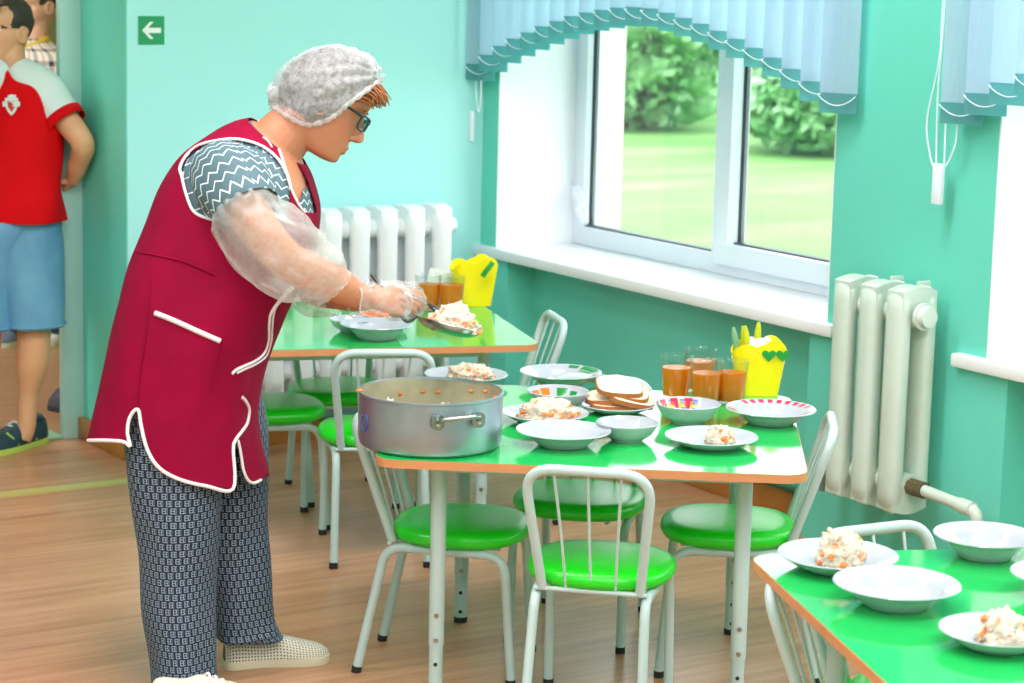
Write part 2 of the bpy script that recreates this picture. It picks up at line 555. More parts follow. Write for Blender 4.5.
def catmull(pts, n=6, closed=False):
    P = [Vector(p) for p in pts]
    out = []
    N = len(P)
    rng = range(N if closed else N - 1)
    for i in rng:
        if closed: a, b, c, d = P[(i - 1) % N], P[i], P[(i + 1) % N], P[(i + 2) % N]
        else: a, b, c, d = P[max(i - 1, 0)], P[i], P[i + 1], P[min(i + 2, N - 1)]
        for k in range(n):
            t = k / n
            out.append(0.5 * ((2 * b) + (c - a) * t + (2 * a - 5 * b + 4 * c - d) * t * t + (3 * b - a - 3 * c + d) * t ** 3))
    if not closed: out.append(P[-1])
    return out
def lerp_list(vals, n):
    """values at control points -> values along catmull(pts, n)"""
    out = []
    for i in range(len(vals) - 1):
        for k in range(n):
            t = k / n; t = t * t * (3 - 2 * t)
            out.append(vals[i] * (1 - t) + vals[i + 1] * t)
    out.append(vals[-1])
    return out
def fillet(pts, r, n=6):
    P = [Vector(p) for p in pts]
    out = [P[0]]
    for i in range(1, len(P) - 1):
        a, b, c = P[i - 1], P[i], P[i + 1]
        rr = r[i - 1] if isinstance(r, (list, tuple)) else r
        u, w = (a - b), (c - b)
        ang = u.angle(w)
        t = min(rr / math.tan(ang / 2), 0.48 * u.length, 0.48 * w.length)
        p0, p1 = b + u.normalized() * t, b + w.normalized() * t
        for k in range(n + 1):
            s = k / n
            out.append(p0 * (1 - s) ** 2 + b * (2 * s * (1 - s)) + p1 * s * s)
    out.append(P[-1])
    return out
def tube(mb, pts, rad, seg=10, closed=False, caps=True, mi=0, squash=None, jitter=None):
    P = [Vector(p) for p in pts]
    N = len(P)
    R = rad if isinstance(rad, (list, tuple)) else [rad] * N
    T = []
    for i in range(N):
        if closed: t = P[(i + 1) % N] - P[i - 1]
        else: t = P[min(i + 1, N - 1)] - P[max(i - 1, 0)]
        T.append(t.normalized() if t.length > 1e-9 else Vector((0, 0, 1)))
    ref = Vector((0, 0, 1)) if abs(T[0].z) < 0.9 else Vector((1, 0, 0))
    nrm = (ref - T[0] * ref.dot(T[0])).normalized()
    V, Fc, UV = [], [], []
    L = 0; Ls = []
    for i in range(N):
        if i: L += (P[i] - P[i - 1]).length
        Ls.append(L)
        nrm = (nrm - T[i] * nrm.dot(T[i])).normalized()
        bi = T[i].cross(nrm)
        for k in range(seg):
            a = 2 * math.pi * k / seg
            ra = R[i]
            if jitter: ra *= jitter(i / max(1, N - 1), a)
            sx, sy = squash if squash else (1, 1)
            V.append(P[i] + nrm * (math.cos(a) * ra * sx) + bi * (math.sin(a) * ra * sy))
    rm = max(R)
    for i in range(N if closed else N - 1):
        j = (i + 1) % N
        for k in range(seg):
            k2 = (k + 1) % seg
            Fc.append((i * seg + k, i * seg + k2, j * seg + k2, j * seg + k))
            c = 2 * math.pi * rm / seg
            UV.append(((k * c, Ls[i]), ((k + 1) * c, Ls[i]), ((k + 1) * c, Ls[j]), (k * c, Ls[j])))
    if caps and not closed:
        V.append(P[0]); V.append(P[-1])
        for k in range(seg):
            Fc.append(((k + 1) % seg, k, N * seg)); UV.append(((0, 0),) * 3)
            Fc.append(((N - 1) * seg + k, (N - 1) * seg + (k + 1) % seg, N * seg + 1)); UV.append(((0, 0),) * 3)
    mb.add(V, Fc, UV, mi)
    return mb
def lathe(mb, prof, seg=40, c=(0, 0, 0), mi=0, sx=1.0, sy=1.0, closed_prof=False, wob=None):
    c = Vector(c)
    V, Fc = [], []
    n = len(prof)
    for (r, z) in prof:
        for k in range(seg):
            a = 2 * math.pi * k / seg
            rr = max(r, 1e-5)
            if wob: rr *= wob(a, z)
            V.append(c + Vector((rr * math.cos(a) * sx, rr * math.sin(a) * sy, z)))
    for i in range(n if closed_prof else n - 1):
        j = (i + 1) % n
        for k in range(seg):
            k2 = (k + 1) % seg
            Fc.append((i * seg + k, i * seg + k2, j * seg + k2, j * seg + k))
    mb.add(V, Fc, None, mi)
    return mb
def box(mb, lo, hi, mi=0, rz=0.0, c=None, bev=0.0):
    lo, hi = Vector(lo), Vector(hi)
    bm = bmesh.new()
    bmesh.ops.create_cube(bm, size=1)
    for v in bm.verts:
        v.co = Vector((lo[i] + (v.co[i] + 0.5) * (hi[i] - lo[i]) for i in range(3)))
    if bev: bmesh.ops.bevel(bm, geom=list(bm.edges), offset=bev, segments=2, affect='EDGES', profile=0.5)
    if rz:
        c = Vector(c) if c is not None else (lo + hi) / 2
        bmesh.ops.rotate(bm, verts=bm.verts, cent=c, matrix=Matrix.Rotation(rz, 3, 'Z'))
    bm.verts.index_update()
    mb.add([v.co.copy() for v in bm.verts], [tuple(v.index for v in f.verts) for f in bm.faces], None, mi)
    bm.free()
    return mb
def prism(mb, outline, z0, z1, mi=0, xf=None):
    """extrude a 2-D outline between z0 and z1; xf maps (x,y,z) to the world"""
    n = len(outline)
    xf = xf or (lambda x, y, z: Vector((x, y, z)))
    V = [xf(x, y, z0) for x, y in outline] + [xf(x, y, z1) for x, y in outline]
    Fc = [tuple(range(n))[::-1], tuple(range(n, 2 * n))] + [(i, (i + 1) % n, n + (i + 1) % n, n + i) for i in range(n)]
    mb.add(V, Fc, None, mi)
    return mb
def loft(mb, rings, caps=(True, True), mi=0):
    """rings: lists of equally many points; UVs in metres"""
    n = len(rings[0]); V = []; Fc = []; UV = []
    for r in rings: V += [Vector(p) for p in r]
    vv = 0
    us = [[0] for _ in rings]
    for i, r in enumerate(rings):
        for k in range(n): us[i].append(us[i][-1] + (Vector(r[(k + 1) % n]) - Vector(r[k])).length)
    mid = us[len(rings) // 2]
    for i in range(len(rings) - 1):
        dv = sum((Vector(rings[i + 1][k]) - Vector(rings[i][k])).length for k in range(0, n, max(1, n // 8))) / len(range(0, n, max(1, n // 8)))
        for k in range(n):
            k2 = (k + 1) % n
            Fc.append((i * n + k, i * n + k2, (i + 1) * n + k2, (i + 1) * n + k))
            UV.append(((mid[k], vv), (mid[k + 1], vv), (mid[k + 1], vv + dv), (mid[k], vv + dv)))
        vv += dv
    for e, flag in ((0, caps[0]), (len(rings) - 1, caps[1])):
        if flag:
            V.append(sum((Vector(p) for p in rings[e]), Vector()) / n)
            ci = len(V) - 1
            for k in range(n):
                Fc.append((e * n + k, e * n + (k + 1) % n, ci)); UV.append(((0, 0),) * 3)
    mb.add(V, Fc, UV, mi)
    return mb
def ellipsoid(mb, c, ax, seg=24, rings=14, mi=0, disp=None):
    """ax: three vectors (half axes)"""
    c = Vector(c)
    R = []
    for i in range(rings + 1):
        ph = -math.pi / 2 + math.pi * (0.02 + 0.96 * i / rings)
        row = []
        for k in range(seg):
            a = 2 * math.pi * k / seg
            d = ax[0] * (math.cos(ph) * math.cos(a)) + ax[1] * (math.cos(ph) * math.sin(a)) + ax[2] * math.sin(ph)
            if disp: d = d * disp(ph, a, d)
            row.append(c + d)
        R.append(row)
    return loft(mb, R, (True, True), mi)
def inpoly(x, y, poly):
    r = False
    j = len(poly) - 1
    for i in range(len(poly)):
        xi, yi = poly[i]; xj, yj = poly[j]
        if (yi > y) != (yj > y) and x < (xj - xi) * (y - yi) / (yj - yi) + xi: r = not r
        j = i
    return r
def rrect(w, h, r, n=6):
    out = []
    for (sx, sy, a0) in ((1, 1, 0), (-1, 1, 90), (-1, -1, 180), (1, -1, 270)):
        for k in range(n + 1):
            a = math.radians(a0 + 90 * k / n)
            out.append((sx * (w / 2 - r) + r * math.cos(a), sy * (h / 2 - r) + r * math.sin(a)))
    return out

# ================================================================== THE ROOM
def struct(name, mb, mats, parent=None, label=None, **kw):
    o = mb.build(name, mats, parent, **kw)
    if parent is None:
        o['kind'] = 'structure'
    if label: o['label'] = label
    return o
X0, Y0, ZC = -3.0, -2.6, 2.98
DX, DY = 2.966, 7.34              # outer corner of the back wall, plane of the doorway
XN = 4.44                         # back of the niche below the window
o = struct('floor', box(MB(), (X0 - 0.3, Y0 - 0.3, -0.1), (XP + 0.6, 11.4, 0.0)), 'floor', smooth=False)
o['label'] = 'light brown wood plank floor of the canteen'
o = struct('ceiling', box(MB(), (X0 - 0.3, Y0 - 0.3, ZC), (4.9, 11.4, ZC + 0.15)), 'ceiling', smooth=False)
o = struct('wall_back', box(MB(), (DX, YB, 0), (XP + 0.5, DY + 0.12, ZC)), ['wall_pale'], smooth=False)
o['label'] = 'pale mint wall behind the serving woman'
# the return of that wall beside the doorway, in the deeper mint
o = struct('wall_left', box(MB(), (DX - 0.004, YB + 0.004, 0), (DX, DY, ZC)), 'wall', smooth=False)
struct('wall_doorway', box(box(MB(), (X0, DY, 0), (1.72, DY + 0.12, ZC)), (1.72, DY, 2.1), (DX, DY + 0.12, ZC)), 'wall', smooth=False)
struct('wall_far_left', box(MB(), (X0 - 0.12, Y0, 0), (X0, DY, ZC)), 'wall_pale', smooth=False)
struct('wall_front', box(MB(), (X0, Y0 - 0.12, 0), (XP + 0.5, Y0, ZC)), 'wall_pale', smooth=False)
struct('wall_corridor', box(box(MB(), (X0, 11.2, 0), (4.9, 11.32, ZC)), (4.6, DY + 0.12, 0), (4.72, 11.2, ZC)), 'corr_wall', smooth=False)
# window wall: piers, parapets with their niches, lintel
mb = MB()
ZS, ZT = 0.618, 2.3
ys = [YB + 0.002] + [v for w in WINS for v in w] + [Y0]
for k in range(0, len(ys), 2):
    box(mb, (XP, ys[k + 1], 0), (4.86, ys[k], ZC))
for a, b in WINS:
    box(mb, (XN, b, 0), (4.86, a, ZS))
    box(mb, (XP, a - 0.085, 0), (XN + 0.01, a, ZS))
    box(mb, (XP, b, 0), (XN + 0.01, b + 0.075, ZS))
    box(mb, (XP, b, ZT), (4.86, a, ZC))
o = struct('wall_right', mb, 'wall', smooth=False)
o['label'] = 'mint green window wall with piers and niches'

def window(n, a, b):
    """opening from far jamb a to near jamb b"""
    mb = MB()
    x0, x1 = 4.65, 4.72
    z0, z1 = 0.655, ZT
    box(mb, (x0, b, z0), (x1, a, z0 + 0.068), bev=0.004)
    box(mb, (x0, b, z1 - 0.07), (x1, a, z1), bev=0.004)
    box(mb, (x0, a - 0.072, z0 + 0.06), (x1, a, z1), bev=0.004)
    box(mb, (x0, b, z0 + 0.06), (x1, b + 0.072, z1), bev=0.004)
    ym = a - 0.83                         # fixed pane beyond it, opening sash on the near side
    box(mb, (x0, ym - 0.06, z0 + 0.06), (x1, ym, z1 - 0.06), bev=0.004)
    o = struct('window_%d' % n, mb, 'pvc')
    # opening sash
    sa, sb, sz0, sz1 = ym - 0.035, b + 0.045, z0 + 0.035, z1 - 0.04
    mb = MB()
    xs = x0 - 0.018
    box(mb, (xs, sb, sz0), (x1 - 0.01, sa, sz0 + 0.072), bev=0.005)
    box(mb, (xs, sb, sz1 - 0.07), (x1 - 0.01, sa, sz1), bev=0.005)
    box(mb, (xs, sa - 0.072, sz0 + 0.065), (x1 - 0.01, sa, sz1 - 0.06), bev=0.005)
    box(mb, (xs, sb, sz0 + 0.065), (x1 - 0.01, sb + 0.07, sz1 - 0.06), bev=0.005)
    mb.build('sash', 'pvc', o)
    for (ya, yb, zb, zt) in ((a - 0.072, ym, z0 + 0.068, z1 - 0.07), (sa - 0.072, sb + 0.07, sz0 + 0.072, sz1 - 0.07)):
        box(MB(), (4.688, yb, zb), (4.692, ya, zt)).build('pane', 'glass', o, smooth=False)
        mb = MB()
        for (p, q) in (((yb, zb), (ya, zb + 0.005)), ((yb, zt - 0.005), (ya, zt)), ((ya - 0.002, zb), (ya, zt))):
            box(mb, (4.676 if q[0] - p[0] < 0.1 else 4.66, p[0], p[1]), (4.694, q[0], q[1]))
        mb.build('seal', 'seal', o, smooth=False)
        mb = MB()
        for (p, q) in (((ya - 0.018, zb), (ya - 0.002, zt)), ((yb, zb), (yb + 0.018, zt))):
            box(mb, (4.6875, p[0], p[1]), (4.6925, q[0], q[1]))
        mb.build('spacer', 'spacer', o, smooth=False)
    mb = MB()
    box(mb, (XP + 0.001, a - 0.006, z0), (x0 + 0.01, a, ZT))
    box(mb, (XP + 0.001, b, z0), (x0 + 0.01, b + 0.006, ZT))
    box(mb, (XP + 0.001, b, ZT - 0.006), (x0 + 0.01, a, ZT))
    mb.build('reveal', 'white_wall', o, smooth=False)
    mb = MB()
    box(mb, (x1, a - 0.012, z0 - 0.05), (4.86, a, ZT))
    box(mb, (x1, b, z0 - 0.05), (4.86, b + 0.012, ZT))
    mb.build('outer_reveal', 'concrete', o, smooth=False)
    box(MB(), (4.295, b - 0.05, ZS), (x0 + 0.03, a + 0.105, 0.655), bev=0.006).build('window_sill', 'sill', o)
    return o
win1 = window(1, *WINS[0]); win1['label'] = 'white two pane window above the sill behind the tables'
win2 = window(2, *WINS[1]); win2['label'] = 'white window reveal at the edge beyond the pier'
win3 = window(3, *WINS[2])

# white crumpled wrap stuck at the window handle
mb = MB()
random.seed(5)
R = []
for i in range(9):
    t = i / 8
    c = Vector((4.625, 6.80 - 0.075 * t, 0.865 - 0.125 * t))
    w = 0.012 + 0.03 * math.sin(math.pi * min(1, t * 0.8 + 0.12))
    R.append([c + Vector((0.012 * math.cos(a) * (1 + 0.3 * noise.noise(Vector((a, t * 5, 1)))), w * math.sin(a) * 0.9, 0.25 * w * math.cos(a + 1))) for a in [2 * math.pi * k / 14 for k in range(14)]])
loft(mb, R)
tag(mb.build('plastic_wrap', 'paper_clip'), 'crumpled white plastic wrap stuck to the window frame corner', 'plastic wrap')

# skirting
mb = MB()
box(mb, (DX + 0.0, YB - 0.02, 0), (4.12, YB, 0.075), bev=0.004)
struct('baseboard_back', mb, 'base')
mb = MB(); box(mb, (DX - 0.026, YB - 0.02, 0), (DX - 0.004, DY, 0.075), bev=0.004)
struct('baseboard_left', mb, 'base')
mb = MB()
for a, b in WINS: box(mb, (XN - 0.02, b + 0.08, 0), (XN, a - 0.09, 0.085), bev=0.004)
struct('baseboard_right', mb, 'base')
# door frame with threshold
mb = MB()
box(mb, (DX - 0.08, DY - 0.012, 0), (DX - 0.001, DY + 0.022, 2.029), bev=0.004)
box(mb, (1.72, DY - 0.012, 0), (1.80, DY + 0.13, 2.029), bev=0.004)
box(mb, (1.72, DY - 0.012, 2.03), (DX, DY + 0.13, 2.11), bev=0.004)
o = struct('door_1', mb, mat('pale_teal_door_frame_paint', (168, 214, 204), 0.4, var=0.03))
o['label'] = 'pale teal frame of the open doorway'
box(MB(), (1.80, DY - 0.01, 0.001), (DX - 0.08, DY + 0.12, 0.012), bev=0.003).build('threshold', mat('grey_green_threshold_paint', (150, 196, 170), 0.4), o)
o = struct('trim_1', box(MB(), (1.4, 6.62, 0.0), (2.93, 6.68, 0.004)), mat('yellowish_floor_strip', (206, 200, 120), 0.35, 0.3), label='thin yellowish strip across the floor')  # thin flat yellowish band lying across the floor

# ------------------------------------------------------------------ outdoors
o = struct('ground', box(MB(), (4.95, -80, -1.2), (160, 160, -1.1)), 'lawn', smooth=False)
o['label'] = 'sunlit mown lawn outside the window'
def crown(name, label, c, rx, ry, rz, seed, n=70):
    c = Vector(c)
    t = thing(name, label, 'tree' if 'tree' in name else 'bush', (c.x, c.y, -1.1), 0, 'trees and bushes beyond the lawn')
    mb = MB()
    random.seed(seed)
    for i in range(n):
        a = random.uniform(0, 6.283); u = random.uniform(-1.0, 1); s = math.sqrt(1 - u * u * 0.8) * random.uniform(0.5, 0.95)
        p = Vector((rx * s * math.cos(a), ry * s * math.sin(a), c.z + 1.1 + rz * u * 0.85))
        q = random.uniform(0.14, 0.26) * min(rx, ry, rz)
        ellipsoid(mb, p, (Vector((q, 0, 0)), Vector((0, q, 0)), Vector((0, 0, q * 0.8))), 14, 9,
                  disp=lambda ph, a2, d, p=p: 1 + 0.6 * noise.noise((p + d) * 3.1))
    for i in range(4200):        # leaves: small folded diamonds over and through the crown
        a = random.uniform(0, 6.283); u = random.uniform(-1, 1); s = math.sqrt(max(0, 1 - u * u)) ; r = random.uniform(0.62, 1.06) ** 0.7
        p = Vector((rx * s * r * math.cos(a), ry * s * r * math.sin(a), c.z + 1.1 + rz * u * r))
        p = p * (1 + 0.10 * noise.noise(p * 0.9))
        if p.z < 0.05: p.z = 0.05 + random.random() * 0.2
        d = Vector((random.uniform(-1, 1), random.uniform(-1, 1), random.uniform(-0.7, 0.7))).normalized()
        e = d.cross(Vector((random.uniform(-1, 1), random.uniform(-1, 1), random.uniform(-1, 1)))).normalized()
        L = random.uniform(0.09, 0.17); n_ = d.cross(e) * (L * 0.15)
        mb.add([p - d * L, p + e * (L * 0.5) + n_, p + d * L, p - e * (L * 0.5) + n_], [(0, 1, 2), (0, 2, 3)])
    mb.build('foliage', 'leaf', t, fix=False)
    if 'tree' in name:
        mb = MB()
        tube(mb, [(0, 0, 0), (0.1, 0, 1), (0, 0.1, c.z + 1.1)], [0.22, 0.17, 0.1], 8)
        mb.build('trunk', 'trunk', t)
    return t
TREES = [  # px column, distance, half width, crown top, kind
    ('leafy_tree', 'pale leafy tree beyond the lawn, near the left window edge', 632, 37, 2.0, 3.0),
    ('leafy_tree', 'broad pale tree in the middle of the left pane', 668, 43, 2.6, 3.2),
    ('leafy_tree', 'darker tree beside the window mullion', 706, 49, 2.6, 2.7),
    ('leafy_tree', 'tree in the right pane beyond the mullion', 762, 54, 2.4, 2.8),
    ('round_bush', 'bright green round bush at the right of the lawn', 826, 33, 1.5, 1.0),
]
for k, (nm, lab, px, dist, hw, top) in enumerate(TREES):
    p = at(px, 100, dist)
    crown(nm, lab, (p.x, p.y, (top - 1.1) / 2 + 0.0), hw, hw, (top + 1.1) / 2, 11 + k)
p = at(720, 95, 66)
mb = MB()
random.seed(3)
for i in range(60):
    q = Vector((p.x, p.y, 0)) + Vector((VH.y, -VH.x, 0)) * random.uniform(-14, 18) + VH * random.uniform(-1, 1) + Vector((0, 0, random.uniform(-0.9, 1.6)))
    ellipsoid(mb, q, (Vector((1.2, 0, 0)), Vector((0, 1.2, 0)), Vector((0, 0, 0.95))), 12, 8, disp=lambda ph, a, d, q=q: 1 + 0.4 * noise.noise((q + d) * 1.4))
tag(mb.build('hedge', 'leaf'), 'long pale green hedge closing the lawn far outside', 'hedge')

# ------------------------------------------------------------------ vertical blinds
def blind(label, slats, x=4.262, rz=math.radians(26), cord=None):
    """slats: (y centre, bottom z)"""
    t = thing('vertical_blind', label, 'blind', (x, slats[0][0], 2.3), 0, None, True)
    mb = MB(); box(mb, (x - 0.02, slats[-1][0] - 0.06, 2.29), (x + 0.02, slats[0][0] + 0.06, 2.33), bev=0.004)
    mb.build('head_rail', 'pvc', t)
    ends = []
    for (y, zb) in slats:
        R = Matrix.Rotation(rz, 3, 'Z')
        mb = MB()
        pts = []
        for zz in (zb + 0.03, 2.29):
            row = []
            for k in range(9):
                s = -0.5 + k / 8
                v = R @ Vector((0.006 * math.cos(s * math.pi), s * 0.115, 0))
                row.append(Vector((x, y, zz)) + v)
            pts.append(row)
        V = pts[0] + pts[1] + [p + R @ Vector((-0.0012, 0, 0)) for p in pts[0] + pts[1]]
        Fc = []
        for k in range(8):
            Fc.append((k, k + 1, 9 + k + 1, 9 + k))
            Fc.append((18 + k, 27 + k, 27 + k + 1, 18 + k + 1))
        mb.add(V, Fc)
        sl = mb.build('slat', 'slat', t, fix=False)
        mb = MB()
        n0 = [p - Vector((0, 0, 0)) for p in pts[0]]
        fr = [p + R @ Vector((0.0022, 0, 0)) for p in n0]; bk = [p + R @ Vector((-0.0034, 0, 0)) for p in n0]
        ol = fr + bk[::-1]
        up = [p + Vector((0, 0, 0.004)) for p in ol]; dn = [p - Vector((0, 0, 0.052)) for p in ol]
        loft(mb, [dn, up])
        h = mb.build('weight_pocket', 'slat_hem', t)
        ends.append((pts[0][0] + R @ Vector((-0.006, 0, -0.002)), pts[0][-1] + R @ Vector((-0.006, 0, -0.002))))
    mb = MB()
    for i in range(len(ends)):
        a, b = ends[i][1], ends[i][0]
        tube(mb, [a + (b - a) * s - Vector((0.004, 0, 0.028 * 4 * s * (1 - s))) for s in [k / 10 for k in range(11)]], 0.0015, 5)
        if i + 1 < len(ends):
            c = ends[i + 1][1]
            tube(mb, [b, (b + c) / 2 - Vector((0.003, 0, 0.004)), c], 0.0015, 5)
    mb.build('bead_chain', 'pvc', t)
    return t
_b1 = [(480, 74), (492, 66), (504, 58), (516.5, 51), (531, 45), (544, 39), (558, 34), (571, 29.5), (584, 25.5), (600, 22.5), (617, 20), (633, 18), (650, 18.5), (664, 21), (680, 26), (696, 31), (713, 37), (729, 44), (745, 51.5), (762, 60), (780, 69.5), (798, 80.5), (817, 93), (838, 105.5)]
_y0, _y1 = onx(480, 74, 4.262).y, onx(838, 105, 4.262).y
n1 = 23
sl1 = []
_prof = [(onx(px, py, 4.262).y, onx(px, py, 4.262).z) for px, py in _b1]
def zat(y):
    for (ya, za), (yb, zb) in zip(_prof[:-1], _prof[1:]):
        if yb <= y <= ya: return za + (zb - za) * (ya - y) / (ya - yb)
    return _prof[0][1] if y > _prof[0][0] else _prof[-1][1]
for k in range(n1):
    y = _y0 + (_y1 - _y0) * k / (n1 - 1)
    sl1.append((y, zat(y) + 0.0))
blind('arched turquoise vertical blind across the two pane window', sl1)
sl2 = []
_a = onx(961, 116, 4.262); 
for k in range(9):
    sl2.append((_a.y - 0.089 * k, _a.z + [0, 0.03, 0.062, 0.09, 0.115, 0.14, 0.16, 0.175, 0.185][k]))
blind('turquoise vertical blind right of the green pier', sl2)
def cord(label, top, wpt, x, loops):
    t = thing('blind_cord', label, 'cord', wpt, 0, None, True)
    mb = MB()
    w = Vector(wpt)
    box(mb, w + Vector((-0.008, -0.017, -0.055)), w + Vector((0.008, 0.017, 0.055)), bev=0.003)
    mb.build('cord_weight', 'pvc', t)
    for pts in loops:
        mb = MB()
        tube(mb, catmull([Vector(p) for p in pts], 8), 0.0024, 6)
        mb.build('bead_chain', 'pvc', t)
    return t
xw = 4.275
w = onx(938, 184, xw)
cord('white cord with rectangular weight hanging on the green pier', None, w, xw,
     [[onx(943, 0, xw) + Vector((0, 0, 0.9)), onx(943, 0, xw), onx(939, 60, xw), onx(927, 120, xw), onx(930, 155, xw), onx(934, 168, xw)],
      [onx(946, 0, xw) + Vector((0, 0, 0.9)), onx(945, 0, xw), onx(938, 90, xw), onx(936, 165, xw)],
      [onx(946, 112, xw), onx(945, 140, xw), onx(944, 165, xw)],
      [onx(957, 112, xw), onx(956, 140, xw), onx(950, 158, xw), onx(944, 168, xw)]])
w = onx(470.5, 126, xw)
cord('white cord with small weight in the corner beside the back wall', None, w, xw,
     [[onx(469, 0, xw) + Vector((0, 0, 0.9)), onx(469, 0, xw), onx(469.5, 60, xw), onx(470, 113, xw)],
      [onx(476, 72, xw), onx(476, 95, xw), onx(479, 112, xw), onx(481, 95, xw), onx(481, 74, xw)]])

# ------------------------------------------------------------------ radiators
def radiator_section(mb, xf, pw, dp, h):
    """one cast-iron section: two columns joined by bowed hubs at top and bottom; local axes: a along, b depth (0 wall side), z"""
    cw = pw * 0.66
    def column(b0, r0, r1):
        R = []
        for i in range(23):
            t = i / 22
            z = h * t
            e = min(t, 1 - t) / 0.085
            k = math.sqrt(max(0.0, 1 - (1 - min(1, e)) ** 2)) * 0.92 + 0.08
            ring = []
            for q in range(18):
                a = 2 * math.pi * q / 18
                ca, sa = math.cos(a), math.sin(a)
                ring.append(xf(cw / 2 * (0.55 + 0.45 * k) * math.copysign(abs(ca) ** 0.75, ca), b0 + r0 * k * math.copysign(abs(sa) ** 0.8, sa), z))
            R.append(ring)
        loft(mb, R)
    column(dp * 0.80, dp * 0.18, 0)
    column(dp * 0.19, dp * 0.17, 0)
    for z0, z1 in ((0.015 * h, 0.13 * h), (0.87 * h, 0.985 * h)):   # the web joining both columns
        R = []
        for i in range(9):
            t = i / 8
            b = dp * (0.1 + 0.8 * t)
            bow = 0.02 * h * math.sin(math.pi * t)
            zz0 = z0 - (bow if z0 < 0.5 * h else -bow * 0); zz1 = z1 + (bow if z0 > 0.5 * h else 0)
            R.append([xf(sx * cw * 0.46, b, zc) for sx, zc in ((-1, zz0), (1, zz0), (1, zz1), (-1, zz1))])
        loft(mb, R)
    return mb
def hub(mb, xf, a0, a1, b, z, r):
    pts = [xf(a0 + (a1 - a0) * k / 4, b, z) for k in range(5)]
    tube(mb, pts, r, 14)
PW, DP, RH = 0.108, 0.150, 0.620
def radiator(label, n, xf, mats, z0, plug_ends, z_hub=(0.075, 0.545)):
    t = thing('cast_iron_radiator', label, 'radiator', xf(0, 0, 0), 0, None, True)
    for k in range(n):
        g = lambda a, b, z, k=k: xf(a + (k + 0.5) * PW, b, z + z0)
        mb = MB(); radiator_section(mb, g, PW, DP, RH)
        for z in z_hub: hub(mb, lambda a, b, zz: xf(a, b, zz + z0), k * PW + (0 if k else 0.02), (k + 1) * PW - (0 if k < n - 1 else 0.02), DP * 0.5, z, 0.034)
        mb.build('section', mats, t)
    for (a, z, d) in plug_ends:
        mb = MB()
        tube(mb, [xf(a, DP * 0.5, z + z0), xf(a + d * 0.012, DP * 0.5, z + z0), xf(a + d * 0.012, DP * 0.5, z + z0), xf(a + d * 0.03, DP * 0.5, z + z0)], [0.037, 0.037, 0.030, 0.027], 18)
        mb.build('end_plug', mats, t)
    return t
YR = 4.835
xfR = lambda a, b, z: Vector((XP - 0.035 - b, YR - a, z))
rr = radiator('short three section cream radiator on the pier between the windows', 3, xfR, 'rad', 0.21, [(3 * PW - 0.01, 0.545, 1)])
hb = xfR(3 * PW, DP * 0.5, 0.21 + 0.075)
mb = MB(); tube(mb, [hb + Vector((0, 0.02, 0)), hb - Vector((0, 0.035, 0))], [0.024, 0.024], 8); mb.build('pipe_fitting', 'rust', rr)
mb = MB()
e1 = onx(968, 507, XP - 0.09); 
tube(mb, fillet([hb - Vector((0, 0.03, 0)), Vector((hb.x, hb.y - 0.235, hb.z - 0.012)), Vector((hb.x + 0.03, hb.y - 0.24, hb.z - 0.26))], 0.03, 8), 0.0165, 12)
tube(mb, [Vector((hb.x, hb.y - 0.17, hb.z - 0.009)), Vector((hb.x, hb.y - 0.22, hb.z - 0.012))], 0.021, 12)
mb.build('feed_pipe', 'rad', rr)
hb2 = xfR(0, DP * 0.5, 0.21 + 0.075)
mb = MB(); tube(mb, [hb2 + Vector((0, -0.02, 0)), hb2 + Vector((0, 0.06, 0))], 0.018, 10); mb.build('pipe_fitting', 'rust', rr)
mb = MB(); 
lathe(mb, [(0.012, 0.05), (0.022, 0.045), (0.026, 0.0), (0.022, -0.05), (0.012, -0.065), (0.01, -0.09)], 12, hb2 + Vector((0, 0.06, 0)))
mb.build('valve', 'plug', rr)
for k in (0, 1):
    mb = MB(); p = xfR((k + 1.0) * PW, 0.0, 0.21 + RH * 0.97)
    box(mb, p + Vector((-0.008, -0.006, -0.01)), p + Vector((0.036, 0.006, 0.022)), bev=0.003); mb.build('wall_hook', 'rad', rr)
xfB = lambda a, b, z: Vector((4.12 - a, YB - 0.04 - b, z))
rb = radiator('long white radiator on the back wall behind the rear table', 8, xfB, 'rad_white', 0.2, [(0.01, 0.545, -1)])
# heating pipe along the walls
def pipe(label, pts, r, m_, nm='heating_pipe'):
    mb = MB(); tube(mb, fillet(pts, 0.05, 6), r, 12)
    return tag(mb.build(nm, m_), label, 'pipe')
pipe('pale pipe running low along the back wall under the radiator', [(3.02, YB - 0.05, 0.125), (4.14, YB - 0.05, 0.125)], 0.017, M['frame'])
pipe('green painted pipe low in the window niche', [(XN - 0.045, 6.70, 0.135), (XN - 0.045, 5.14, 0.135)], 0.026, M['pipe_green'])
mb = MB(); lathe(mb, [(0.0, 0.05), (0.03, 0.045), (0.045, 0.01), (0.045, -0.02), (0.03, -0.04), (0, -0.045)], 16, (XN - 0.06, 5.16, 0.07))
tag(mb.build('pipe_elbow', 'pipe_green'), 'round green painted pipe elbow at the niche end', 'pipe')

